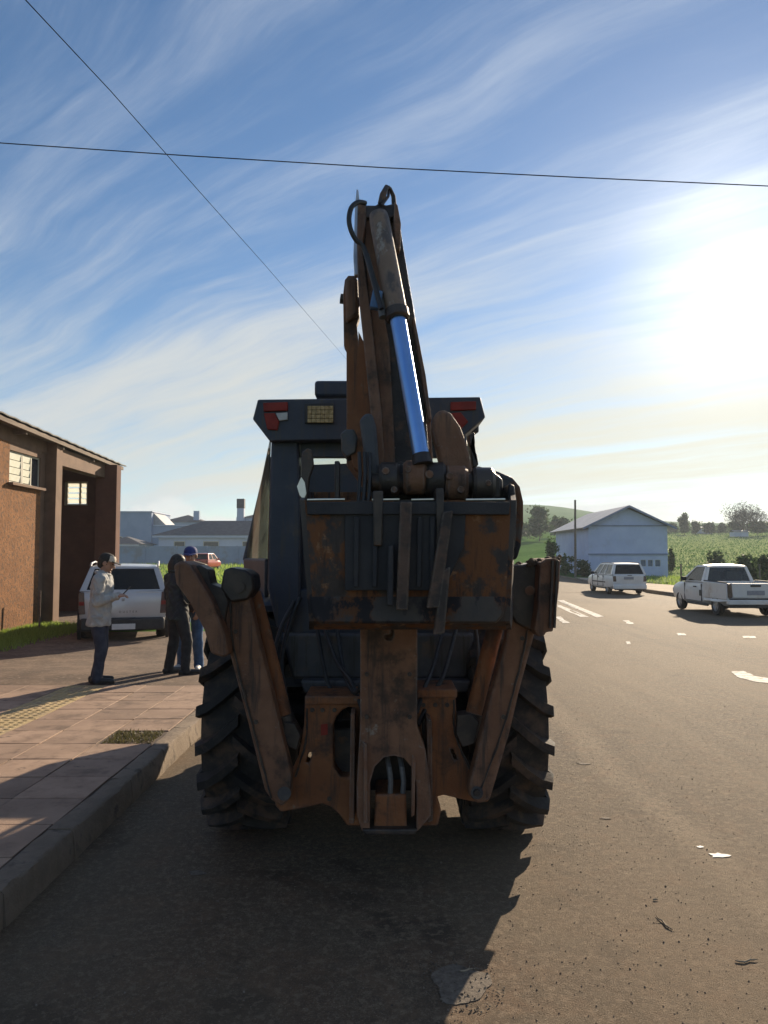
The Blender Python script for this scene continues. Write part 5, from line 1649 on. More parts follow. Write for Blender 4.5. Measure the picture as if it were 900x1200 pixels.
# pole before the blue building
q0 = P(674, 660, 57); q1 = P(674, 587, 57)
pole = thing('utility_pole', 'thin dark utility pole beside the pale blue building', 'pole', (q0.x, 57, 0), world=True)
MB().tube([(q0.x, 57, -.1), (q1.x, 57, q1.z)], [.10, .075], 10).build('pole_shaft', M['greywood'], pole, smooth=60)
MB().lathe((q1.x, 57, q1.z), (0, 0, 1), [(0, .078), (.05, .08), (.08, .05), (.08, 0)], 10).build('pole_cap', M['greywood'], pole)


# ------------------------------------------------------------------ overhead cables
M['cable'] = pm('matt_cable', (0.012, 0.013, 0.016), (0.02, 0.021, 0.024), 5, 1.0, spec=0.0)


def cable(px, r, label):
    pts = [P(*q) for q in px]
    path = []
    for i in range(len(pts) - 1):
        for k in range(12):
            path.append(pts[i].lerp(pts[i + 1], k / 12))
    path.append(pts[-1])
    o = MB().tube(path, r, 6).build('overhead_cable', M['cable'], smooth=80)
    props(o, label, 'cable', 'overhead cables')


cable([(-900, 112, 15.5), (-300, 148, 15.1), (0, 167.5, 15), (220, 182.5, 14.9), (450, 196.5, 14.8), (680, 208, 14.7), (900, 218, 14.6), (1250, 231, 14.4), (2100, 262, 14)], .012, 'black overhead cable running nearly level right across the sky')
cable([(-160, -190, 6.0), (30, 0, 8.2), (130, 107, 10.5), (235, 226, 15), (310, 310, 23), (380, 391, 42), (412, 428, 75), (428, 448, 140), (438, 460, 260)], .0065, 'thin slanting overhead cable running away towards the boom')


# ------------------------------------------------------------------ trees and shrubs
def leaf_cloud(cl, n, size, seed):
    """cl: list of (centre, rx, ry, rz); leaves sit mostly near the clump shells"""
    r = np.random.RandomState(seed)
    w = np.array([c[1] * c[3] for c in cl]); w = w / w.sum()
    idx = r.choice(len(cl), n, p=w)
    C_ = np.array([tuple(c[0]) for c in cl])[idx]; S_ = np.array([c[1:4] for c in cl])[idx]
    d = r.normal(size=(n, 3)); d /= np.linalg.norm(d, axis=1)[:, None]
    rad = r.uniform(.35, 1.08, n) ** .6
    far = r.uniform(0, 1, n) < .2
    rad = np.where(far, r.uniform(1.0, 1.75, n), rad)
    p = C_ + d * S_ * rad[:, None]
    a = r.normal(size=(n, 3)); a /= np.linalg.norm(a, axis=1)[:, None]
    b = np.cross(a, r.normal(size=(n, 3))); b /= np.linalg.norm(b, axis=1)[:, None]
    s = size * r.uniform(.5, 1.3, n)[:, None]
    v = np.stack([p - a * s, p + b * s * .55, p + a * s, p - b * s * .55], 1).reshape(-1, 3)
    return v.tolist(), np.arange(4 * n).reshape(-1, 4).tolist()


def tree(name, label, base, h, w, trunk_h, n, size, mat, seed, cat='tree', group=None, clumps=15, flat=1.0, squat=.5):
    r = random.Random(seed)
    t = thing(name, label, cat, base, group=group)
    cl = []
    for k in range(clumps):
        a = r.uniform(0, 6.28); q = r.uniform(.1, .85) * w / 2
        zz = trunk_h + (h - trunk_h) * r.uniform(.08, .9)
        k_ = 1 - abs((zz - trunk_h) / (h - trunk_h) - .45) * .8
        cl.append((Vector((math.cos(a) * q * k_, math.sin(a) * q * k_, zz)), w * r.uniform(.10, .25), w * r.uniform(.10, .25), (h - trunk_h) * r.uniform(.09, .2)))
    tr = MB().tube([(0, 0, -.15), (r.uniform(-.03, .03) * h, 0, trunk_h * .6), (r.uniform(-.05, .05) * h, 0, trunk_h), (0, 0, trunk_h + (h - trunk_h) * .55)], [.045 * h * squat, .035 * h * squat, .03 * h * squat, .012 * h * squat], 7)
    for c in cl[:6]:
        tr.tube([(0, 0, trunk_h * .8), Vector((0, 0, trunk_h)).lerp(c[0], .5), c[0]], [.02 * h * squat, .013 * h * squat, .005 * h * squat], 5)
    tr.build('trunk', M['bark'], t, smooth=60)
    v, f = leaf_cloud(cl, n, size, seed)
    me = bpy.data.meshes.new('crown'); me.from_pydata(v, [], f)
    link('crown', me, mat, t)
    return t


def ground_at(px, Y):
    x = (px - 450) / FPX * Y
    return Vector((x, Y, T(x, Y)))


def bare_tree(label, base, h, w, seed):
    r = random.Random(seed)
    t = thing('bare_tree', label, 'tree', base)
    tr, tw = MB(), MB()

    def grow(p, d, ln, rad, lev):
        q = p + d * ln
        mid = p.lerp(q, .5) + Vector((r.uniform(-1, 1), r.uniform(-1, 1), r.uniform(-.3, .5))) * ln * .07
        (tr if lev < 2 else tw).tube([p, mid, q], [max(rad, .028), max(.026, rad * .85), max(.024, rad * .68)], 6 if lev < 2 else 3)
        if lev >= 7: return
        for k in range(r.choice((2, 3, 3)) if lev < 5 else 2):
            dd = (d + Vector((r.uniform(-1, 1), r.uniform(-1, 1), r.uniform(-.35, .75))) * .78).normalized()
            grow(q, dd, ln * r.uniform(.64, .86), rad * .62, lev + 1)
    for k in range(5):
        a = 2 * math.pi * k / 5 + r.uniform(-.3, .3)
        grow(Vector((0, 0, h * .08)), Vector((math.cos(a) * .62, math.sin(a) * .62, 1)).normalized(), h * .20, h * .024, 1)
    tr.tube([(0, 0, -.3), (0, 0, h * .1)], [h * .045, h * .04], 8)
    v_, f_ = leaf_cloud([(Vector((r.uniform(-.28, .28) * h, r.uniform(-.28, .28) * h, h * r.uniform(.42, .82))), .2 * h, .2 * h, .15 * h) for _ in range(14)], 2600, .16, seed)
    tw.add(v_, f_)
    tr.build('trunk', M['bark'], t, smooth=60)
    o = tw.build('crown', M['bark_dark'], t, smooth=0)
    allz = [v[2] for v in tw.v]; 
    xs = [v[0] for v in tw.v]
    sx = w / (max(xs) - min(xs)); sz = h / max(allz)
    t.scale = (sx, sx, sz)


M['bark_dark'] = pm('grey_twigs', (0.075, 0.06, 0.05), (0.12, 0.10, 0.085), 8, .9)
bare_tree('wide leafless grey tree standing at the top of the green field', ground_at(874, 200), (624 - 586) / FPX * 200 + 1.0, 13.5, 12)

hz = [  # px, distance, top py, width px, kind, label
    (632, 150, 596, 34, 'leaf_dark', 'dark round tree showing just past the bucket edge'),
    (655, 170, 606, 26, 'leaf_dark', 'dark bushy tree between the bucket edge and the pale blue building'),
    (612, 165, 612, 26, 'leaf_dark', 'dark tree half hidden behind the bucket'),
    (802, 215, 603, 13, 'leaf_dark', 'slim dark tree standing tallest at the far field edge by the blue roof'),
    (815, 222, 610, 12, 'leaf_dark', 'small dark tree just beside the slim tall tree on the field edge'),
    (832, 230, 613, 16, 'leaf_dark', 'low bushy tree midway along the far field edge'),
    (846, 232, 614, 14, 'leaf_dark', 'low dark tree beside the leafless tree on the far field edge'),
    (790, 240, 614, 12, 'leaf_mid', 'low green tree right behind the corner of the blue roof'),
    (862, 205, 612, 24, 'leaf_dark', 'dense low tree under the near side of the leafless crown'),
    (888, 206, 611, 26, 'leaf_dark', 'dense low tree under the far side of the leafless crown'),
    (912, 215, 606, 30, 'leaf_dark', 'broad dark tree past the leafless tree'),
]
for i, (px, Y, top, wpx, mt, lb) in enumerate(hz):
    b = ground_at(px, Y)
    ztop = P(px, top, Y).z
    hgt = ztop - b.z
    tree('field_tree', lb, b, hgt, wpx / FPX * Y, hgt * .18, 1500, .38, M[mt], 40 + i, group='trees along the far field edge')
for i, (px, Y, top, wpx, mt, lb) in enumerate([
        (646, 64, 634, 16, 'leaf_mid', 'green bush beside the foot of the utility pole'),
        (662, 61, 650, 24, 'leaf_mid', 'low green shrub along the side wall of the blue building'),
        (684, 58, 655, 22, 'leaf_dark', 'low dark shrub at the front corner of the blue building'),
        (786, 66, 642, 9, 'leaf_dark', 'small dark bush touching the far wall of the blue building'),
        (836, 56, 645, 24, 'leaf_dark', 'dark bush on the field edge above the pickup roof'),
        (872, 44, 650, 32, 'leaf_dark', 'large dark bush behind the pickup bed'),
        (896, 43, 652, 22, 'leaf_dark', 'dark bush just past the pickup tailgate'),
        (884, 47, 656, 9, 'leaf_mid', 'small pale bush squeezed between two dark bushes')]):
    b = ground_at(px, Y)
    ztop = P(px, top, Y).z
    hgt = max(.5, ztop - b.z)
    tree('bush', lb, b, hgt, wpx / FPX * Y, hgt * .12, 1300, .11, M[mt], 80 + i, cat='bush', group='bushes around the field', squat=.35)
# low hedge line and treeline mass far off
v, f = [], []
cl = []
for k in range(40):
    px = 596 + k * 9 + rnd.uniform(-3, 3); Y = rnd.uniform(238, 262)
    b = ground_at(px, Y); hh = rnd.uniform(1.6, 3.4)
    cl.append((b + Vector((0, 0, hh * .45)), rnd.uniform(1.5, 2.8), 1.5, hh * .6))
v, f = leaf_cloud(cl, 6000, .4, 5)
me = bpy.data.meshes.new('hedgerow'); me.from_pydata(v, [], f)
props(link('hedgerow', me, M['leaf_dark']), 'low dark hedgerow along the top of the green field', kind='stuff')

# crop rows on the field
pts = []
for _ in range(26000):
    y = 46 + 190 * rnd.random() ** 1.5
    x = rnd.uniform(.33, .60) * y
    if 15.5 < x < 23.5 and 56 < y < 73: continue
    if math.sin(y * 1.3 + x * .5 + 2 * math.sin(x * .05)) < -.2 and rnd.random() < .8: continue
    pts.append((x, y, T(x, y)))
blades('field_crop', pts, .24, .11, M['leaf_crop'], 'ragged green crop growing on the rising field', lean=.8, seed=8)
pts = []
for _ in range(9000):
    y = rnd.uniform(40, 60); x = rnd.uniform(16.2, 42)
    pts.append((x, y, T(x, y)))
for _ in range(7000):
    y = rnd.uniform(40, 87); x = -rnd.uniform(.05, .5) * y
    pts.append((x, y, T(x, y)))
blades('rough_grass', pts, .3, .06, M['leaf_grass'], 'rough yellow green grass on open ground', lean=.9, seed=9)
# fence posts at the field edge
for i, (px, lb) in enumerate(((889, 'thin grey fence post between the two dark bushes behind the pickup'), (797, 'thin grey fence post in grass by the blue building corner'))):
    b = ground_at(px, 42)
    o = MB().tube([b + Vector((0, 0, -.1)), b + Vector((.01, 0, 1.35))], .05, 7).build('fence_post', M['greywood'], smooth=60)
    props(o, lb, 'fence post')
# farm sheds seen small beyond the field
for i, (px, Y, w, h, lb) in enumerate(((824, 236, 5, 2.2, 'tiny pale farm shed on the far field edge'), (866, 199, 3.6, 1.7, 'tiny white shed under the leafless tree'))):
    b = ground_at(px, Y)
    t = thing('farm_shed', lb, 'shed', b)
    MB().box((0, 0, h * .35), (w, 3, h * .7)).build('wall', M['house_wall'], t, smooth=0)
    MB().prism([Vector((-w / 2 - .2, -1.7, h * .7)), Vector((w / 2 + .2, -1.7, h * .7)), Vector((w / 2 + .2, 0, h)), Vector((-w / 2 - .2, 0, h))], (0, 0, .06)).build('roof', M['tin'], t, smooth=0)


# ------------------------------------------------------------------ cars
def bil(q, u, v):
    a, b, c, d = [Vector(p) for p in q]
    return a.lerp(b, u).lerp(d.lerp(c, u), v)


def subq(q, u0, u1, v0, v1):
    return [bil(q, u0, v0), bil(q, u1, v0), bil(q, u1, v1), bil(q, u0, v1)]


def car_body(st):
    rr = []
    for y, zb, zt, w in st:
        h = [(0, zb), (w - .14, zb), (w - .03, zb + .10), (w, zb + (zt - zb) * .48), (w - .012, zb + (zt - zb) * .74), (w - .035, zt - .05), (w - .09, zt), (0, zt + .012)]
        ring = [Vector((x, y, z)) for x, z in h] + [Vector((-x, y, z)) for x, z in h[-2:0:-1]]
        rr.append(ring)
    return MB().rings(rr)


def car_wheel(root, x, y, r, w, rimmat):
    mb = MB()
    hw = w / 2; ri = r * .62
    mb.lathe((x, y, r), (1, 0, 0), [(-hw * .85, ri), (-hw, r - .05), (-hw * .8, r - .012), (-hw * .4, r), (hw * .4, r), (hw * .8, r - .012), (hw, r - .05), (hw * .85, ri)], 28, closed=True)
    o = mb.build('wheel', M['rubber'], root, smooth=40)
    m2 = MB(); s = 1 if x > 0 else -1
    m2.lathe((x, y, r), (s, 0, 0), [(-hw * .5, ri), (hw * .75, ri + .004), (hw * .8, ri - .02), (hw * .45, ri * .8), (hw * .45, ri * .3), (hw * .6, ri * .22), (hw * .6, 0)], 20)
    for k in range(5):
        a = 2 * math.pi * k / 5
        m2.box((x + s * hw * .55, y + math.cos(a) * ri * .52, r + math.sin(a) * ri * .52), (.03, ri * .3, ri * .75), Euler((a - math.pi / 2, 0, 0)).to_matrix())
    m2.build('rim', rimmat, o, smooth=40)
    return o


def green(root, body, yb0, yb1, yt0, yt1, wb, wt, zb, zt, pil, paint, gm, rear_glass=True, gm_side=None):
    corners = {}
    sides = {
        'L': [(-wb, yb1, zb), (-wb, yb0, zb), (-wt, yt0, zt), (-wt, yt1, zt)],
        'R': [(wb, yb0, zb), (wb, yb1, zb), (wt, yt1, zt), (wt, yt0, zt)],
        'B': [(-wb, yb0, zb), (wb, yb0, zb), (wt, yt0, zt), (-wt, yt0, zt)],
        'F': [(wb, yb1, zb), (-wb, yb1, zb), (-wt, yt1, zt), (wt, yt1, zt)]}
    fr = MB()
    for k in 'LR':
        pl = pil if k == 'R' else [(1 - b, 1 - a) for a, b in pil][::-1]
        for a, b in pl:
            fr.quad_slab(subq(sides[k], a, b, 0, 1), .05)
        fr.quad_slab(subq(sides[k], 0, 1, .93, 1), .045).quad_slab(subq(sides[k], 0, 1, 0, .04), .045)
    for k in 'BF':
        fr.quad_slab(subq(sides[k], 0, .06, 0, 1), .05).quad_slab(subq(sides[k], .94, 1, 0, 1), .05)
        fr.quad_slab(subq(sides[k], 0, 1, .92, 1), .046).quad_slab(subq(sides[k], 0, 1, 0, .05), .046)
    cab = fr.build('roof_frame', paint, root, smooth=30)
    rr = []
    for f, dz in ((0, -.01), (.12, .025), (.5, .04), (.88, .025), (1, -.01)):
        y = yt0 - .02 + (yt1 - yt0 + .04) * f
        rr.append([Vector((x * (wt + .012), y, zt + z + dz * (1 if z > -.02 else .3))) for x, z in ((-1, -.03), (-.97, 0), (-.6, .022), (0, .03), (.6, .022), (.97, 0), (1, -.03))])
    MB().rings(rr).build('roof', paint, root, smooth=50)
    for k in 'LR':
        pl = pil if k == 'R' else [(1 - b, 1 - a) for a, b in pil][::-1]
        for i in range(len(pl) - 1):
            MB().quad_slab(subq(sides[k], pl[i][1] + .002, pl[i + 1][0] - .002, .045, .925), .012).build('side_window', gm_side or gm, cab, smooth=0)
    MB().quad_slab(subq(sides['B'], .062, .938, .055, .915), .02).build('rear_window', gm, cab, smooth=0)
    MB().quad_slab(subq(sides['F'], .062, .938, .055, .915), .012).build('windscreen', gm_side or gm, cab, smooth=0)
    return cab


def seats(root, ys, z, w):
    for y in ys:
        for s in (-1, 1):
            mb = MB().box((s * w * .45, y, z), (.46, .16, .62)).box((s * w * .45, y - .01, z + .40), (.24, .10, .18))
            mb.build('seat', M['carcabin'], root, bevel=.03)


def finish_car(root, body, wheels, r, w, rimmat, arch=.06):
    for y in wheels:
        for s, hw in ((-1, body['w']), (1, body['w'])):
            pass


def seams(body, w, ys, z0, z1, rear=None):
    for s in (-1, 1):
        for y in ys:
            MB().box((s * (w - .012), y, (z0 + z1) / 2), (.032, .007, z1 - z0)).build('door_seam', M['plastic'], body, smooth=0)
        MB().box((s * (w - .013), (ys[0] + ys[-1]) / 2, z0), (.032, abs(ys[-1] - ys[0]), .007)).build('door_seam', M['plastic'], body, smooth=0)


def mirror(root, s, x, y, z, paint):
    MB().box((s * (x + .09), y, z), (.18, .09, .13)).build('wing_mirror', paint, root, bevel=.03)


def text_mesh(name, s, size, mat, parent, loc, rot, depth=.004):
    cu = bpy.data.curves.new(name, 'FONT')
    cu.body = s; cu.size = size; cu.extrude = depth; cu.align_x = 'CENTER'; cu.align_y = 'CENTER'
    cu.space_character = 1.9
    tmp = bpy.data.objects.new(name, cu); COL.objects.link(tmp)
    dg = bpy.context.evaluated_depsgraph_get(); dg.update()
    me = bpy.data.meshes.new_from_object(tmp.evaluated_get(dg))
    bpy.data.objects.remove(tmp)
    o = link(name, me, mat, parent)
    o.location = loc; o.rotation_euler = rot
    return o


def make_suv():
    t = thing('parked_suv', 'silver roof-railed SUV with dark rear window parked by the brown hall', 'car', (-6.03, 17.75, 0.0), R(16.5))
    P_ = M['silver']
    st = [(-2.12, .46, .98, .80), (-2.08, .36, 1.02, .87), (-1.7, .30, 1.04, .905), (-.9, .28, 1.02, .905), (.2, .28, 1.01, .905), (1.0, .28, 1.0, .905), (1.5, .29, .98, .89), (1.95, .32, .92, .84), (2.12, .40, .78, .74)]
    b = car_body(st).build('body', P_, t, smooth=32)
    for y in (-1.38, 1.30):
        for s in (-1, 1):
            cut(b, MB().lathe((s * .80, y, .34), (1, 0, 0), [(-.22, 0), (-.22, .42), (.22, .42), (.22, 0)], 28))
            car_wheel(t, s * .77, y, .345, .22, M['rim'])
            MB().lathe((s * .885, y, .34), (1, 0, 0), [(-.03, .40), (-.03, .46), (.035, .45), (.035, .405)], 28, closed=True).build('wheel_arch_trim', M['plastic'], b, smooth=40)
    seams(b, .905, (-.95, .0, .95), .42, .98)
    gr = green(t, b, -2.02, 1.05, -1.78, .15, .84, .66, 1.02, 1.52, [(0, .07), (.30, .34), (.62, .66), (.93, 1)], P_, M['carglass'])
    MB().box((0, -2.125, .345), (1.66, .16, .26)).build('bumper', M['plastic'], t, bevel=.04)
    # tailgate panel, slightly proud, with a raised centre edge
    MB().prism([Vector((x, -2.115, z)) for x, z in ((-.70, .49), (.70, .49), (.74, .98), (.70, 1.02), (.26, 1.02), (.20, .98), (-.20, .98), (-.26, 1.02), (-.70, 1.02), (-.74, .98))], (0, .05, 0)).build('tailgate', P_, t, bevel=.012)
    for s in (-1, 1):
        MB().prism([Vector((s * x, -2.13, z)) for x, z in ((.735, .56), (.86, .56), (.875, 1.0), (.765, 1.01))], (0, .1, 0)).build('tail_lamp', M['tail_dim'], t, bevel=.01)
        MB().prism([Vector((s * x, -2.136, z)) for x, z in ((.755, .74), (.855, .74), (.86, .82), (.76, .82))], (0, .02, 0)).build('tail_lamp', M['redlamp'], t)
        rail = MB().tube([(s * .68, -1.72, 1.54), (s * .685, -1.55, 1.60), (s * .69, -.6, 1.63), (s * .685, .05, 1.60), (s * .68, .15, 1.55)], .022, 8).build('roof_rail', M['rim'], t)
        mirror(t, s, .86, .85, 1.08, P_)
        MB().box((s * .91, -.25, .50), (.03, 1.9, .16)).build('door_trim', M['plastic'], b, bevel=.01)
        for y in (-.55, .35):
            MB().box((s * .905, y, .84), (.03, .18, .035)).build('door_handle', P_, b, bevel=.008)
    MB().box((.02, -2.215, .30), (.46, .02, .115)).build('number_plate', M['plate'], t, bevel=.004)
    MB().box((0, -2.135, .455), (.5, .05, .05)).build('plate_recess', M['plastic'], t)
    text_mesh('badge_lettering', 'DUSTER', .062, M['letter'], t, (.10, -2.118, .595), (R(90), 0, 0))
    MB().lathe((0, -2.118, .85), (0, -1, 0), [(0, .045), (.01, .03), (.01, 0)], 4).build('emblem', M['rim'], t)
    MB().box((0, -1.93, 1.06), (1.2, .02, .02)).build('rear_wiper', M['plastic'], t)
    seats(t, (-.75, .25), 1.0, .8)
    MB().box((0, .95, .98), (1.4, .3, .14)).build('dashboard', M['plastic'], t, bevel=.03)
    MB().box((0, 2.12, .42), (1.5, .12, .3)).build('bumper', M['plastic'], t, bevel=.04)
    for s in (-1, 1):
        MB().box((s * .58, 2.10, .72), (.3, .06, .14)).build('headlight', M['whitelamp'], t, bevel=.03)
    return t


def make_wagon():
    yr = 34.3
    t = thing('parked_wagon', 'white old estate car with black rear window parked along the far kerb', 'car', (11.15, yr + 2.1, max(0, roadz(11, 36)) + .004), R(1.0))
    P_ = M['white']
    st = [(-2.1, .40, .86, .74), (-2.04, .30, .90, .79), (-1.7, .24, .91, .815), (-.8, .22, .90, .82), (.4, .22, .89, .82), (1.1, .23, .87, .81), (1.6, .25, .83, .79), (2.0, .28, .76, .74), (2.1, .36, .64, .68)]
    b = car_body(st).build('body', P_, t, smooth=32)
    for y in (-1.25, 1.22):
        for s in (-1, 1):
            cut(b, MB().lathe((s * .72, y, .29), (1, 0, 0), [(-.22, 0), (-.22, .345), (.22, .345), (.22, 0)], 28))
            car_wheel(t, s * .70, y, .295, .18, M['rim'])
    seams(b, .82, (-.75, .1, .95), .36, .86)
    green(t, b, -2.02, .95, -1.82, .22, .77, .60, .905, 1.39, [(0, .06), (.36, .39), (.63, .66), (.94, 1)], P_, M['carglass'], gm_side=M['carglass_clear'])
    MB().box((0, -2.10, .36), (1.52, .14, .20)).build('bumper', P_, t, bevel=.03)
    MB().box((0, -2.10, .245), (1.4, .10, .06)).build('bumper_trim', M['plastic'], t, bevel=.01)
    for s in (-1, 1):
        MB().prism([Vector((s * x, -2.115, z)) for x, z in ((.62, .60), (.755, .60), (.76, .84), (.64, .86))], (0, .06, 0)).build('tail_lamp', M['tail_dim'], t, bevel=.008)
        mirror(t, s, .78, .68, .95, M['plastic'])
        MB().box((s * .815, -.1, .55), (.03, 2.0, .05)).build('door_trim', M['plastic'], b, bevel=.008)
        MB().box((s * .812, .0, .78), (.03, .16, .03)).build('door_handle', M['plastic'], b)
        MB().tube([(s * .59, -1.7, 1.43), (s * .595, -.8, 1.45), (s * .59, .1, 1.43)], .014, 6).build('roof_rail', M['plastic'], t)
        MB().box((s * .5, 2.09, .58), (.3, .06, .14)).build('headlight', M['whitelamp'], t, bevel=.02)
    MB().box((-.05, -2.125, .755), (.44, .02, .12)).build('number_plate', M['plate_dark'], t, bevel=.004)
    MB().box((0, -2.10, .88), (.2, .03, .025)).build('tailgate_handle', M['plastic'], t)
    seats(t, (-.6, .25), .92, .74)
    MB().box((0, .8, .88), (1.3, .3, .12)).build('dashboard', M['plastic'], t, bevel=.03)


def make_pickup():
    yr = 21.6
    t = thing('parked_pickup', 'dusty white small pickup truck with open bed parked at the far kerb', 'pickup truck', (10.62, yr + 2.15, .004), R(0.5))
    P_ = M['white_dusty']
    cabst = [(-.55, .26, .95, .815), (.1, .25, .95, .82), (1.0, .25, .93, .82), (1.55, .27, .90, .80), (1.95, .30, .82, .75), (2.12, .38, .68, .68)]
    b = car_body(cabst).build('body', P_, t, smooth=32)
    low = car_body([(-2.14, .40, .55, .78), (-2.1, .36, .56, .80), (-1.5, .28, .56, .815), (-.56, .27, .56, .815)]).build('bed_floor', P_, t, smooth=32)
    for s in (-1, 1):
        sd = MB().prism([Vector((s * .82, y, z)) for y, z in ((-2.12, .50), (-.552, .50), (-.552, .99), (-.9, .985), (-2.12, .965))], (-s * .07, 0, 0)).build('bed_side', P_, t, bevel=.015)
        MB().tube([(s * .785, -2.08, .985), (s * .785, -.58, 1.005)], .022, 8).build('bed_rail', M['plastic'], t)
        for o in (sd, low):
            cut(o, MB().lathe((s * .75, -1.32, .30), (1, 0, 0), [(-.25, 0), (-.25, .36), (.25, .36), (.25, 0)], 28))
        cut(b, MB().lathe((s * .72, 1.33, .30), (1, 0, 0), [(-.25, 0), (-.25, .36), (.25, .36), (.25, 0)], 28))
        for y in (-1.32, 1.33):
            car_wheel(t, s * .71, y, .30, .19, M['rim'])
        MB().prism([Vector((s * x, -2.15, z)) for x, z in ((.665, .56), (.79, .56), (.80, .96), (.69, .96))], (0, .1, 0)).build('tail_lamp', M['tail_dim'], t, bevel=.01)
        mirror(t, s, .80, .72, 1.03, M['plastic'])
        MB().box((s * .818, .05, .80), (.03, .17, .035)).build('door_handle', M['plastic'], b)
        MB().box((s * .80, -.10, .28), (.06, 1.5, .08)).build('side_sill', M['plastic'], t, bevel=.02)
        MB().box((s * .55, 2.10, .62), (.3, .06, .14)).build('headlight', M['whitelamp'], t, bevel=.02)
    MB().box((-.825, -.38, .62), (.02, .16, .18)).build('fuel_flap', M['plastic'], t, bevel=.006)
    tg = MB().prism([Vector((x, -2.165, z)) for x, z in ((-.66, .56), (.66, .56), (.685, .97), (-.685, .97))], (0, .06, 0)).build('tailgate', P_, t, bevel=.012)
    MB().box((0, -2.172, .90), (.30, .03, .06)).build('tailgate_handle', M['plastic'], tg, bevel=.01)
    MB().box((0, -2.17, .70), (.5, .02, .13)).build('number_plate', M['plate_dark'], tg)
    MB().box((0, -2.16, .52), (1.5, .06, .045)).build('tailgate_trim', M['plastic'], t, bevel=.01)
    MB().box((0, -2.13, .43), (1.62, .16, .15)).build('bumper', P_, t, bevel=.03)
    MB().box((0, -2.10, .31), (1.5, .12, .09)).build('bumper_trim', M['plastic'], t, bevel=.02)
    seams(b, .82, (-.42, .85), .36, .90)
    green(t, b, -.52, 1.15, -.40, .32, .765, .60, .955, 1.44, [(0, .10), (.90, 1)], P_, M['carglass_clear'], gm_side=M['carglass_clear'])
    seats(t, (-.12,), .98, .74)
    MB().box((0, .98, .93), (1.35, .3, .12)).build('dashboard', M['plastic'], t, bevel=.03)


def make_red_car():
    b0 = ground_at(243, 68)
    t = thing('red_hatchback', 'small bright red car parked before the long garden wall', 'car', (b0.x, 68, b0.z + .02), R(-8))
    P_ = M['redcar']
    st = [(-1.75, .40, .88, .70), (-1.68, .28, .92, .77), (-1.2, .22, .92, .80), (.5, .22, .90, .80), (1.2, .25, .86, .78), (1.65, .30, .76, .72), (1.75, .40, .64, .66)]
    b = car_body(st).build('body', P_, t, smooth=32)
    for y in (-1.1, 1.08):
        for s in (-1, 1):
            cut(b, MB().lathe((s * .7, y, .29), (1, 0, 0), [(-.22, 0), (-.22, .34), (.22, .34), (.22, 0)], 24))
            car_wheel(t, s * .68, y, .29, .18, M['rim'])
    green(t, b, -1.66, .85, -1.35, .15, .75, .60, .92, 1.45, [(0, .08), (.45, .49), (.93, 1)], P_, M['carglass'])
    MB().box((0, -1.74, .36), (1.45, .12, .2)).build('bumper', P_, t, bevel=.03)
    for s in (-1, 1):
        MB().box((s * .64, -1.74, .75), (.14, .05, .2)).build('tail_lamp', M['redlamp'], t)
        MB().box((s * .52, 1.72, .6), (.3, .06, .14)).build('headlight', M['whitelamp'], t, bevel=.02)
        mirror(t, s, .76, .6, .98, P_)


M['tail_dim'] = pm('dim_tail_lens', (0.075, 0.045, 0.045), (0.12, 0.065, 0.06), 12, 0.25, coat=.5)
make_suv(); make_wagon(); make_pickup(); make_red_car()


# ------------------------------------------------------------------ people
def hand(mb, wrist, d, n, s, curl=.5, side=1):
    """palm and five fingers; d along the hand, n out of the back of the hand"""
    d = Vector(d).normalized(); n = Vector(n); n = (n - d * n.dot(d)).normalized(); w = d.cross(n) * side
    w0 = Vector(wrist)
    for k in (-1, 0, 1):
        mb.cone(w0 + w * k * .016 * s, w0 + d * .085 * s + w * k * .024 * s, .019 * s, .017 * s, 8)
    for k, ln in ((-1.5, .060), (-.5, .074), (.5, .080), (1.5, .072)):
        b = w0 + d * .092 * s + w * k * .0205 * s
        m = b + (d * math.cos(curl * .6) - n * math.sin(curl * .6)) * ln * .55 * s
        e = m + (d * math.cos(curl * 1.7) - n * math.sin(curl * 1.7)) * ln * .5 * s
        mb.cone(b, m, .0095 * s, .0088 * s, 7); mb.cone(m, e, .0088 * s, .0075 * s, 7)
    tb = w0 + d * .03 * s + w * .030 * s
    tm = tb + (d * .6 + w * .65 - n * .25).normalized() * .042 * s
    te = tm + (d * .85 + w * .1 - n * .4).normalized() * .034 * s
    mb.cone(tb, tm, .0125 * s, .0105 * s, 7); mb.cone(tm, te, .0105 * s, .0085 * s, 7)


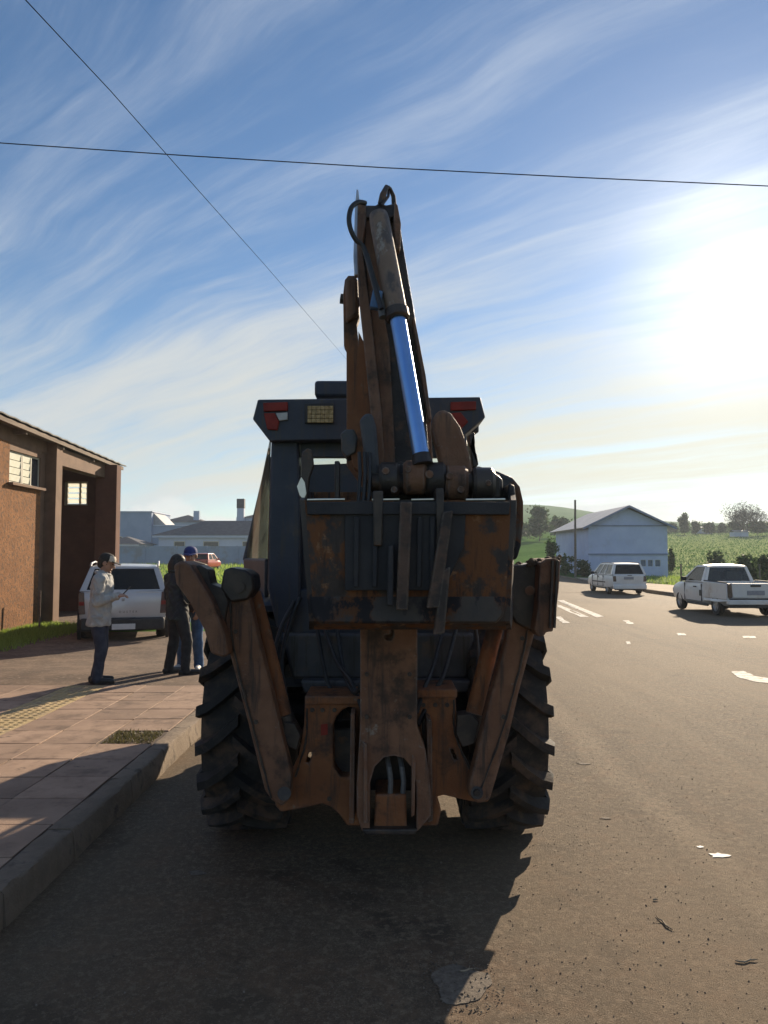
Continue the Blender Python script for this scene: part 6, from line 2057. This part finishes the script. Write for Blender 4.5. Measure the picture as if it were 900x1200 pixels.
def make_person(label, loc, rz, H, cf, group=None):
    t = thing('person', label, 'person', loc, rz, group)
    V = lambda p: Vector(p) * H
    lean = V(cf.get('lean', (0, 0, 0)))
    nod = cf.get('nod', 0.0); turn = cf.get('turn', 0.0)
    pel = V((0, 0, .525)); chest = V((0, 0.0, .72)) + lean * .7; neck = V((0, .0, .83)) + lean
    head = V((0, .018, .925)) + lean * 1.15
    hrot = Euler((-nod, 0, turn)).to_matrix()
    hp = lambda x, y, z: head + hrot @ V((x, y, z))
    legs, arms = cf['legs'], cf['arms']
    # --- body: one continuous surface
    b = MB()
    b.ellip(pel, .088 * H, .062 * H, .07 * H).ellip(chest, .098 * H, .064 * H, .12 * H).ellip(pel.lerp(chest, .5), .080 * H, .056 * H, .10 * H)
    b.cone(neck - V((0, 0, .03)), head - V((0, .012, .03)), .033 * H, .031 * H)
    b.ellip(head + hrot @ V((0, -.006, .015)), .046 * H, .057 * H, .055 * H, hrot).ellip(head + hrot @ V((0, .012, -.025)), .038 * H, .043 * H, .045 * H, hrot)
    b.cone(hp(0, .052, .004), hp(0, .066, -.018), .007 * H, .010 * H, 8)          # nose
    b.ellip(hp(0, .049, -.042), .017 * H, .010 * H, .006 * H, hrot)               # lips
    b.ellip(hp(0, .046, -.062), .014 * H, .012 * H, .010 * H, hrot)               # chin
    for s in (-1, 1):
        b.ellip(hp(s * .048, -.004, -.006), .007 * H, .015 * H, .020 * H, hrot)    # ears
        b.ellip(hp(s * .019, .049, .014), .013 * H, .008 * H, .006 * H, hrot)      # brows
    for (hip, kn, an, toe) in legs:
        b.cone(V(hip), V(kn), .048 * H, .033 * H).cone(V(kn), V(an), .032 * H, .021 * H)
        b.cone(V(an) + V((0, 0, -.012)), V(an) + V(toe) * .8 + V((0, 0, -.022)), .018 * H, .013 * H)
    for (sh, el, wr, hd, hn, cu, sd) in arms:
        sh_ = V(sh) + lean
        b.cone(chest + V((0, 0, .07)), sh_, .05 * H, .036 * H).cone(sh_, V(el), .031 * H, .023 * H).cone(V(el), V(wr), .023 * H, .015 * H)
        hand(b, V(wr), hd, hn, H / 1.72, cu, sd)
    body = remeshed(b, 'body', M['skin'], t, .0062, 3)
    for s in (-1, 1):
        MB().ellip(hp(s * .019, .0505, .004), .0075 * H, .005 * H, .0045 * H, hrot).build('eye', M['eye'], t)
    # --- clothing
    c = MB()
    hem = cf.get('hem', .47)
    c.ellip(chest + V((0, 0, .01)), .118 * H, .086 * H, .125 * H).ellip(pel.lerp(chest, .55), .108 * H, .080 * H, .11 * H)
    lo = Vector((0, 0, hem * H))
    rr = []
    for f, rx, ry in ((0, .112, .085), (.05, .117, .089), (.35, .110, .083), (.7, .108, .080), (1, .10, .07)):
        p = lo.lerp(chest, f)
        rr.append([p + Vector((math.cos(2 * math.pi * k / 20) * rx * H * (1 + .03 * math.sin(k * 2.3 + f * 9)), math.sin(2 * math.pi * k / 20) * ry * H * (1 + .04 * math.sin(k * 1.7 + f * 7)), 0)) for k in range(20)])
    c.rings(rr)
    c.cone(chest + V((0, 0, .08)), neck + V((0, -.004, .008)), .07 * H, .045 * H)
    for (sh, el, wr, hd, hn, cu, sd) in arms:
        sh_ = V(sh) + lean
        e_, w_ = V(el), V(wr)
        c.cone(chest + V((0, 0, .075)), sh_, .062 * H, .052 * H)
        for k in range(5):
            f0, f1 = k / 5, (k + 1) / 5
            bump_ = .003 * H * math.sin(k * 2.6)
            c.cone(sh_.lerp(e_, f0), sh_.lerp(e_, f1), .047 * H + bump_ - f0 * .010 * H, .046 * H - f1 * .010 * H, 12)
            c.cone(e_.lerp(w_, f0), e_.lerp(w_, f1), .039 * H - bump_ - f0 * .011 * H, .038 * H - f1 * .011 * H, 12)
        c.cone(e_.lerp(w_, .93), e_.lerp(w_, .99), .028 * H, .027 * H, 12)
    jk = remeshed(c, 'jacket', M[cf['jacket']], t, .009, 3)
    if cf.get('crumple', True):
        m_ = jk.data
        co = np.empty(len(m_.vertices) * 3); m_.vertices.foreach_get('co', co); co = co.reshape(-1, 3)
        no = np.empty(len(m_.vertices) * 3); m_.vertices.foreach_get('normal', no); no = no.reshape(-1, 3)
        d = .0045 * np.sin(co[:, 2] * 62 + 5 * np.sin(co[:, 0] * 21) + 3 * np.sin(co[:, 1] * 27)) + .003 * np.sin(co[:, 0] * 70 + co[:, 2] * 33)
        co += no * d[:, None]
        m_.vertices.foreach_set('co', co.ravel()); m_.update()
    # collar, pocket flap, zip
    MB().tube([neck + Vector((math.cos(a) * .052 * H, math.sin(a) * .050 * H - .004 * H, .012 * H + .012 * H * math.sin(a + 3.1))) for a in [2 * math.pi * k / 16 for k in range(17)]], .014 * H, 8).build('collar', M[cf['jacket']], jk, smooth=60)
    if cf.get('pockets'):
        for s in (-1, 1):
            MB().box((s * .112 * H, .012 * H, (hem + .075) * H), (.012, .15, .03), Euler((0, 0, s * .1)).to_matrix()).build('pocket_flap', M[cf['jacket']], jk, bevel=.005)
        MB().tube([(.0, .086 * H, hem * H + .01), (0, .088 * H, .6 * H), (0, .090 * H, .70 * H), (0, .07 * H, .80 * H)], .006, 6).build('zip', M['rim'], jk)
    c = MB()
    c.ellip(pel + V((0, 0, -.005)), .100 * H, .074 * H, .075 * H)
    for (hip, kn, an, toe) in legs:
        h_, k_, a_ = V(hip), V(kn), V(an) + V((0, 0, .004))
        for i in range(5):
            f0, f1 = i / 5, (i + 1) / 5
            w = .003 * H * math.sin(i * 2.2 + h_.x * 40)
            c.cone(h_.lerp(k_, f0), h_.lerp(k_, f1), (.060 - .015 * f0) * H + w, (.060 - .015 * f1) * H, 12)
            c.cone(k_.lerp(a_, f0), k_.lerp(a_, f1), (.046 - .008 * f0) * H - w, (.046 - .008 * f1) * H, 12)
        c.cone(a_ + V((0, 0, .012)), a_ + V((0, 0.004, -.012)), .040 * H, .042 * H, 12)
    remeshed(c, 'trousers', M[cf['trousers']], t, .010, 3)
    for (hip, kn, an, toe) in legs:
        a_ = V(an); d = V(toe)
        sh = MB()
        hl = Vector((a_.x, a_.y, .026 * H)) - d * .28
        tp = Vector((a_.x, a_.y, .020 * H)) + d * .95
        sh.cone(hl, Vector((a_.x, a_.y, .03 * H)), .024 * H, .028 * H).cone(Vector((a_.x, a_.y, .026 * H)), tp, .026 * H, .019 * H).cone(Vector((a_.x, a_.y, .03 * H)), a_ + V((0, 0, .012)), .027 * H, .026 * H)
        so = remeshed(sh, 'shoe', M[cf['shoe']], t, .007, 2)
        so.data.transform(Matrix.Diagonal((1, 1, 1, 1)))
        sl = MB(); n = 12
        ax = d.normalized(); px_ = Vector((-ax.y, ax.x, 0))
        ln = (tp - hl).length / 2 + .02 * H; cc = (tp + hl) / 2; cc.z = .001
        sl.prism([cc + ax * ln * math.cos(2 * math.pi * k / n) + px_ * .027 * H * math.sin(2 * math.pi * k / n) for k in range(n)], (0, 0, .012 * H))
        sl.build('sole', M['rubber'], so, smooth=40)
    # --- hair and cap
    hr = MB().ellip(head + hrot @ V((0, -.016, .012)), .052 * H, .056 * H, .056 * H, hrot)
    hr.ellip(head + hrot @ V((0, -.034, -.014)), .044 * H, .034 * H, .042 * H, hrot)
    if cf.get('long_hair'):
        hr.ellip(head + hrot @ V((0, -.030, -.03)), .058 * H, .046 * H, .075 * H, hrot).ellip(head + hrot @ V((0, -.006, .022)), .056 * H, .060 * H, .052 * H, hrot)
    remeshed(hr, 'hair', M['hair'], t, .007, 2)
    if 'cap' in cf:
        rr = []
        for f, z in ((1.0, .018), (1.0, .030), (.95, .045), (.78, .062), (.45, .073), (.08, .077)):
            rr.append([head + hrot @ V((math.cos(2 * math.pi * k / 20) * .0545 * f, math.sin(2 * math.pi * k / 20) * .0635 * f - .003, z)) for k in range(20)])
        cp = MB().rings(rr).build('cap', M[cf['cap']], t, smooth=60)
        vis = []
        for k in range(11):
            a = math.pi * k / 10
            vis.append(head + hrot @ V((math.cos(a) * .050, .046 + math.sin(a) * .062, .022 - .008 * math.sin(a))))
        MB().prism(vis, hrot @ V((0, 0, .006))).build('cap_peak', M[cf.get('peak', cf['cap'])], cp, smooth=40)
        if cf.get('front'):
            rr2 = []
            for f, z in ((1.03, .020), (1.03, .034), (.98, .048), (.80, .064)):
                rr2.append([head + hrot @ V((math.cos(a) * .0545 * f, math.sin(a) * .0635 * f - .003, z)) for a in [math.pi * (.12 + .76 * k / 8) for k in range(9)]])
            vs = [q for r_ in rr2 for q in r_]
            fs = [(i * 9 + k, i * 9 + k + 1, (i + 1) * 9 + k + 1, (i + 1) * 9 + k) for i in range(3) for k in range(8)]
            MB().add(vs, fs).build('cap_front', M[cf['front']], cp, smooth=60)
    return t


M['eye'] = pm('eye', (0.05, 0.035, 0.03), (0.08, 0.06, 0.05), 30, .2)

# man in the pale jacket looking down at his phone
gA = G(114, 800, .168)
zA = .168
make_person('man in pale grey jacket and cap standing on the pavement edge looking at his phone', (gA.x, gA.y, zA), R(-82), 1.63, dict(
    lean=(0, .028, -.004), nod=.32, jacket='jacket_grey', trousers='trousers_navy', shoe='shoe_dark', cap='cap_black', front='cap_pale', hem=.435, pockets=True,
    legs=[((-.052, 0, .49), (-.056, .022, .27), (-.058, -.025, .045), (-.02, .12, 0)), ((.052, 0, .49), (.056, .035, .27), (.060, .012, .045), (.02, .12, 0))],
    arms=[((-.112, 0, .795), (-.135, .01, .625), (-.045, .135, .665), (.45, .9, .1), (-.3, 0, .9), .6, 1), ((.112, 0, .795), (.135, .01, .625), (.045, .135, .665), (-.45, .9, .1), (.3, 0, .9), .6, -1)]), None)
Ra = Matrix.Rotation(R(-82), 3, 'Z')
hp_ = Vector((gA.x, gA.y, zA)) + Ra @ (Vector((0, .20, .70)) * 1.63)
ph = MB().box((0, 0, 0), (.072, .15, .009)).build('phone', M['plastic'], bevel=.004)
ph.location = hp_; ph.rotation_euler = Euler((R(48), 0, R(-82)))
props(ph, 'black phone held in the hands of the man in pale jacket', 'phone')

gB = G(207, 790, .15)
make_person('person in dark checked jacket and black trousers with back turned, beside the blue capped man', (gB.x, gB.y, side_z(gB.x, gB.y)), R(-48), 1.66, dict(
    lean=(-.062, .012, -.012), nod=.3, jacket='jacket_dark', trousers='trousers_black', shoe='shoe_dark', long_hair=True, hem=.44,
    legs=[((-.055, 0, .49), (-.075, .01, .27), (-.085, -.03, .045), (-.03, .12, 0)), ((.055, 0, .49), (.075, .05, .27), (.090, .03, .045), (.03, .12, 0))],
    arms=[((-.112, 0, .79), (-.165, .0, .62), (-.09, .12, .58), (.3, .9, -.1), (-.5, 0, .8), .6, 1), ((.112, 0, .79), (.16, .02, .62), (.08, .13, .60), (-.3, .9, 0), (.5, 0, .8), .6, -1)]), None)

yC = 10.9; xC = (225.5 - 450) / FPX * yC
make_person('person in blue cap and blue jeans facing the street, partly hidden by the machine arm', (xC, yC, side_z(xC, yC)), R(172), 1.77, dict(
    lean=(0, .012, 0), nod=.15, turn=.25, jacket='jumper_brown', trousers='jeans', shoe='shoe_white', cap='cap_blue', hem=.47,
    legs=[((-.055, 0, .49), (-.062, .02, .27), (-.066, -.015, .045), (-.03, .12, 0)), ((.055, 0, .49), (.066, .02, .27), (.075, -.005, .045), (.03, .12, 0))],
    arms=[((-.112, 0, .795), (-.15, -.01, .62), (-.11, .10, .50), (.1, .5, -.9), (-.8, .4, .2), .4, 1), ((.112, 0, .795), (.15, -.01, .62), (.06, .13, .60), (-.5, .8, .1), (.4, .2, .9), .5, -1)]), None)


# ------------------------------------------------------------------ thin morning haze
hz_ = MB().box((0, 990, 0), (5400, 2640, 108)).build('haze', None, smooth=0)
props(hz_, 'thin pale morning haze over the fields', kind='stuff')
hm = bpy.data.materials.new('haze_air')
hm.use_nodes = True
hn = hm.node_tree
hn.nodes.clear()
hv = hn.nodes.new('ShaderNodeVolumePrincipled')
hv.inputs['Color'].default_value = (0.78, 0.89, 1.0, 1)
hv.inputs['Density'].default_value = 0.00055
hv.inputs['Anisotropy'].default_value = 0.2
ho = hn.nodes.new('ShaderNodeOutputMaterial')
hn.links.new(hv.outputs[0], ho.inputs['Volume'])
hz_.data.materials.append(hm)
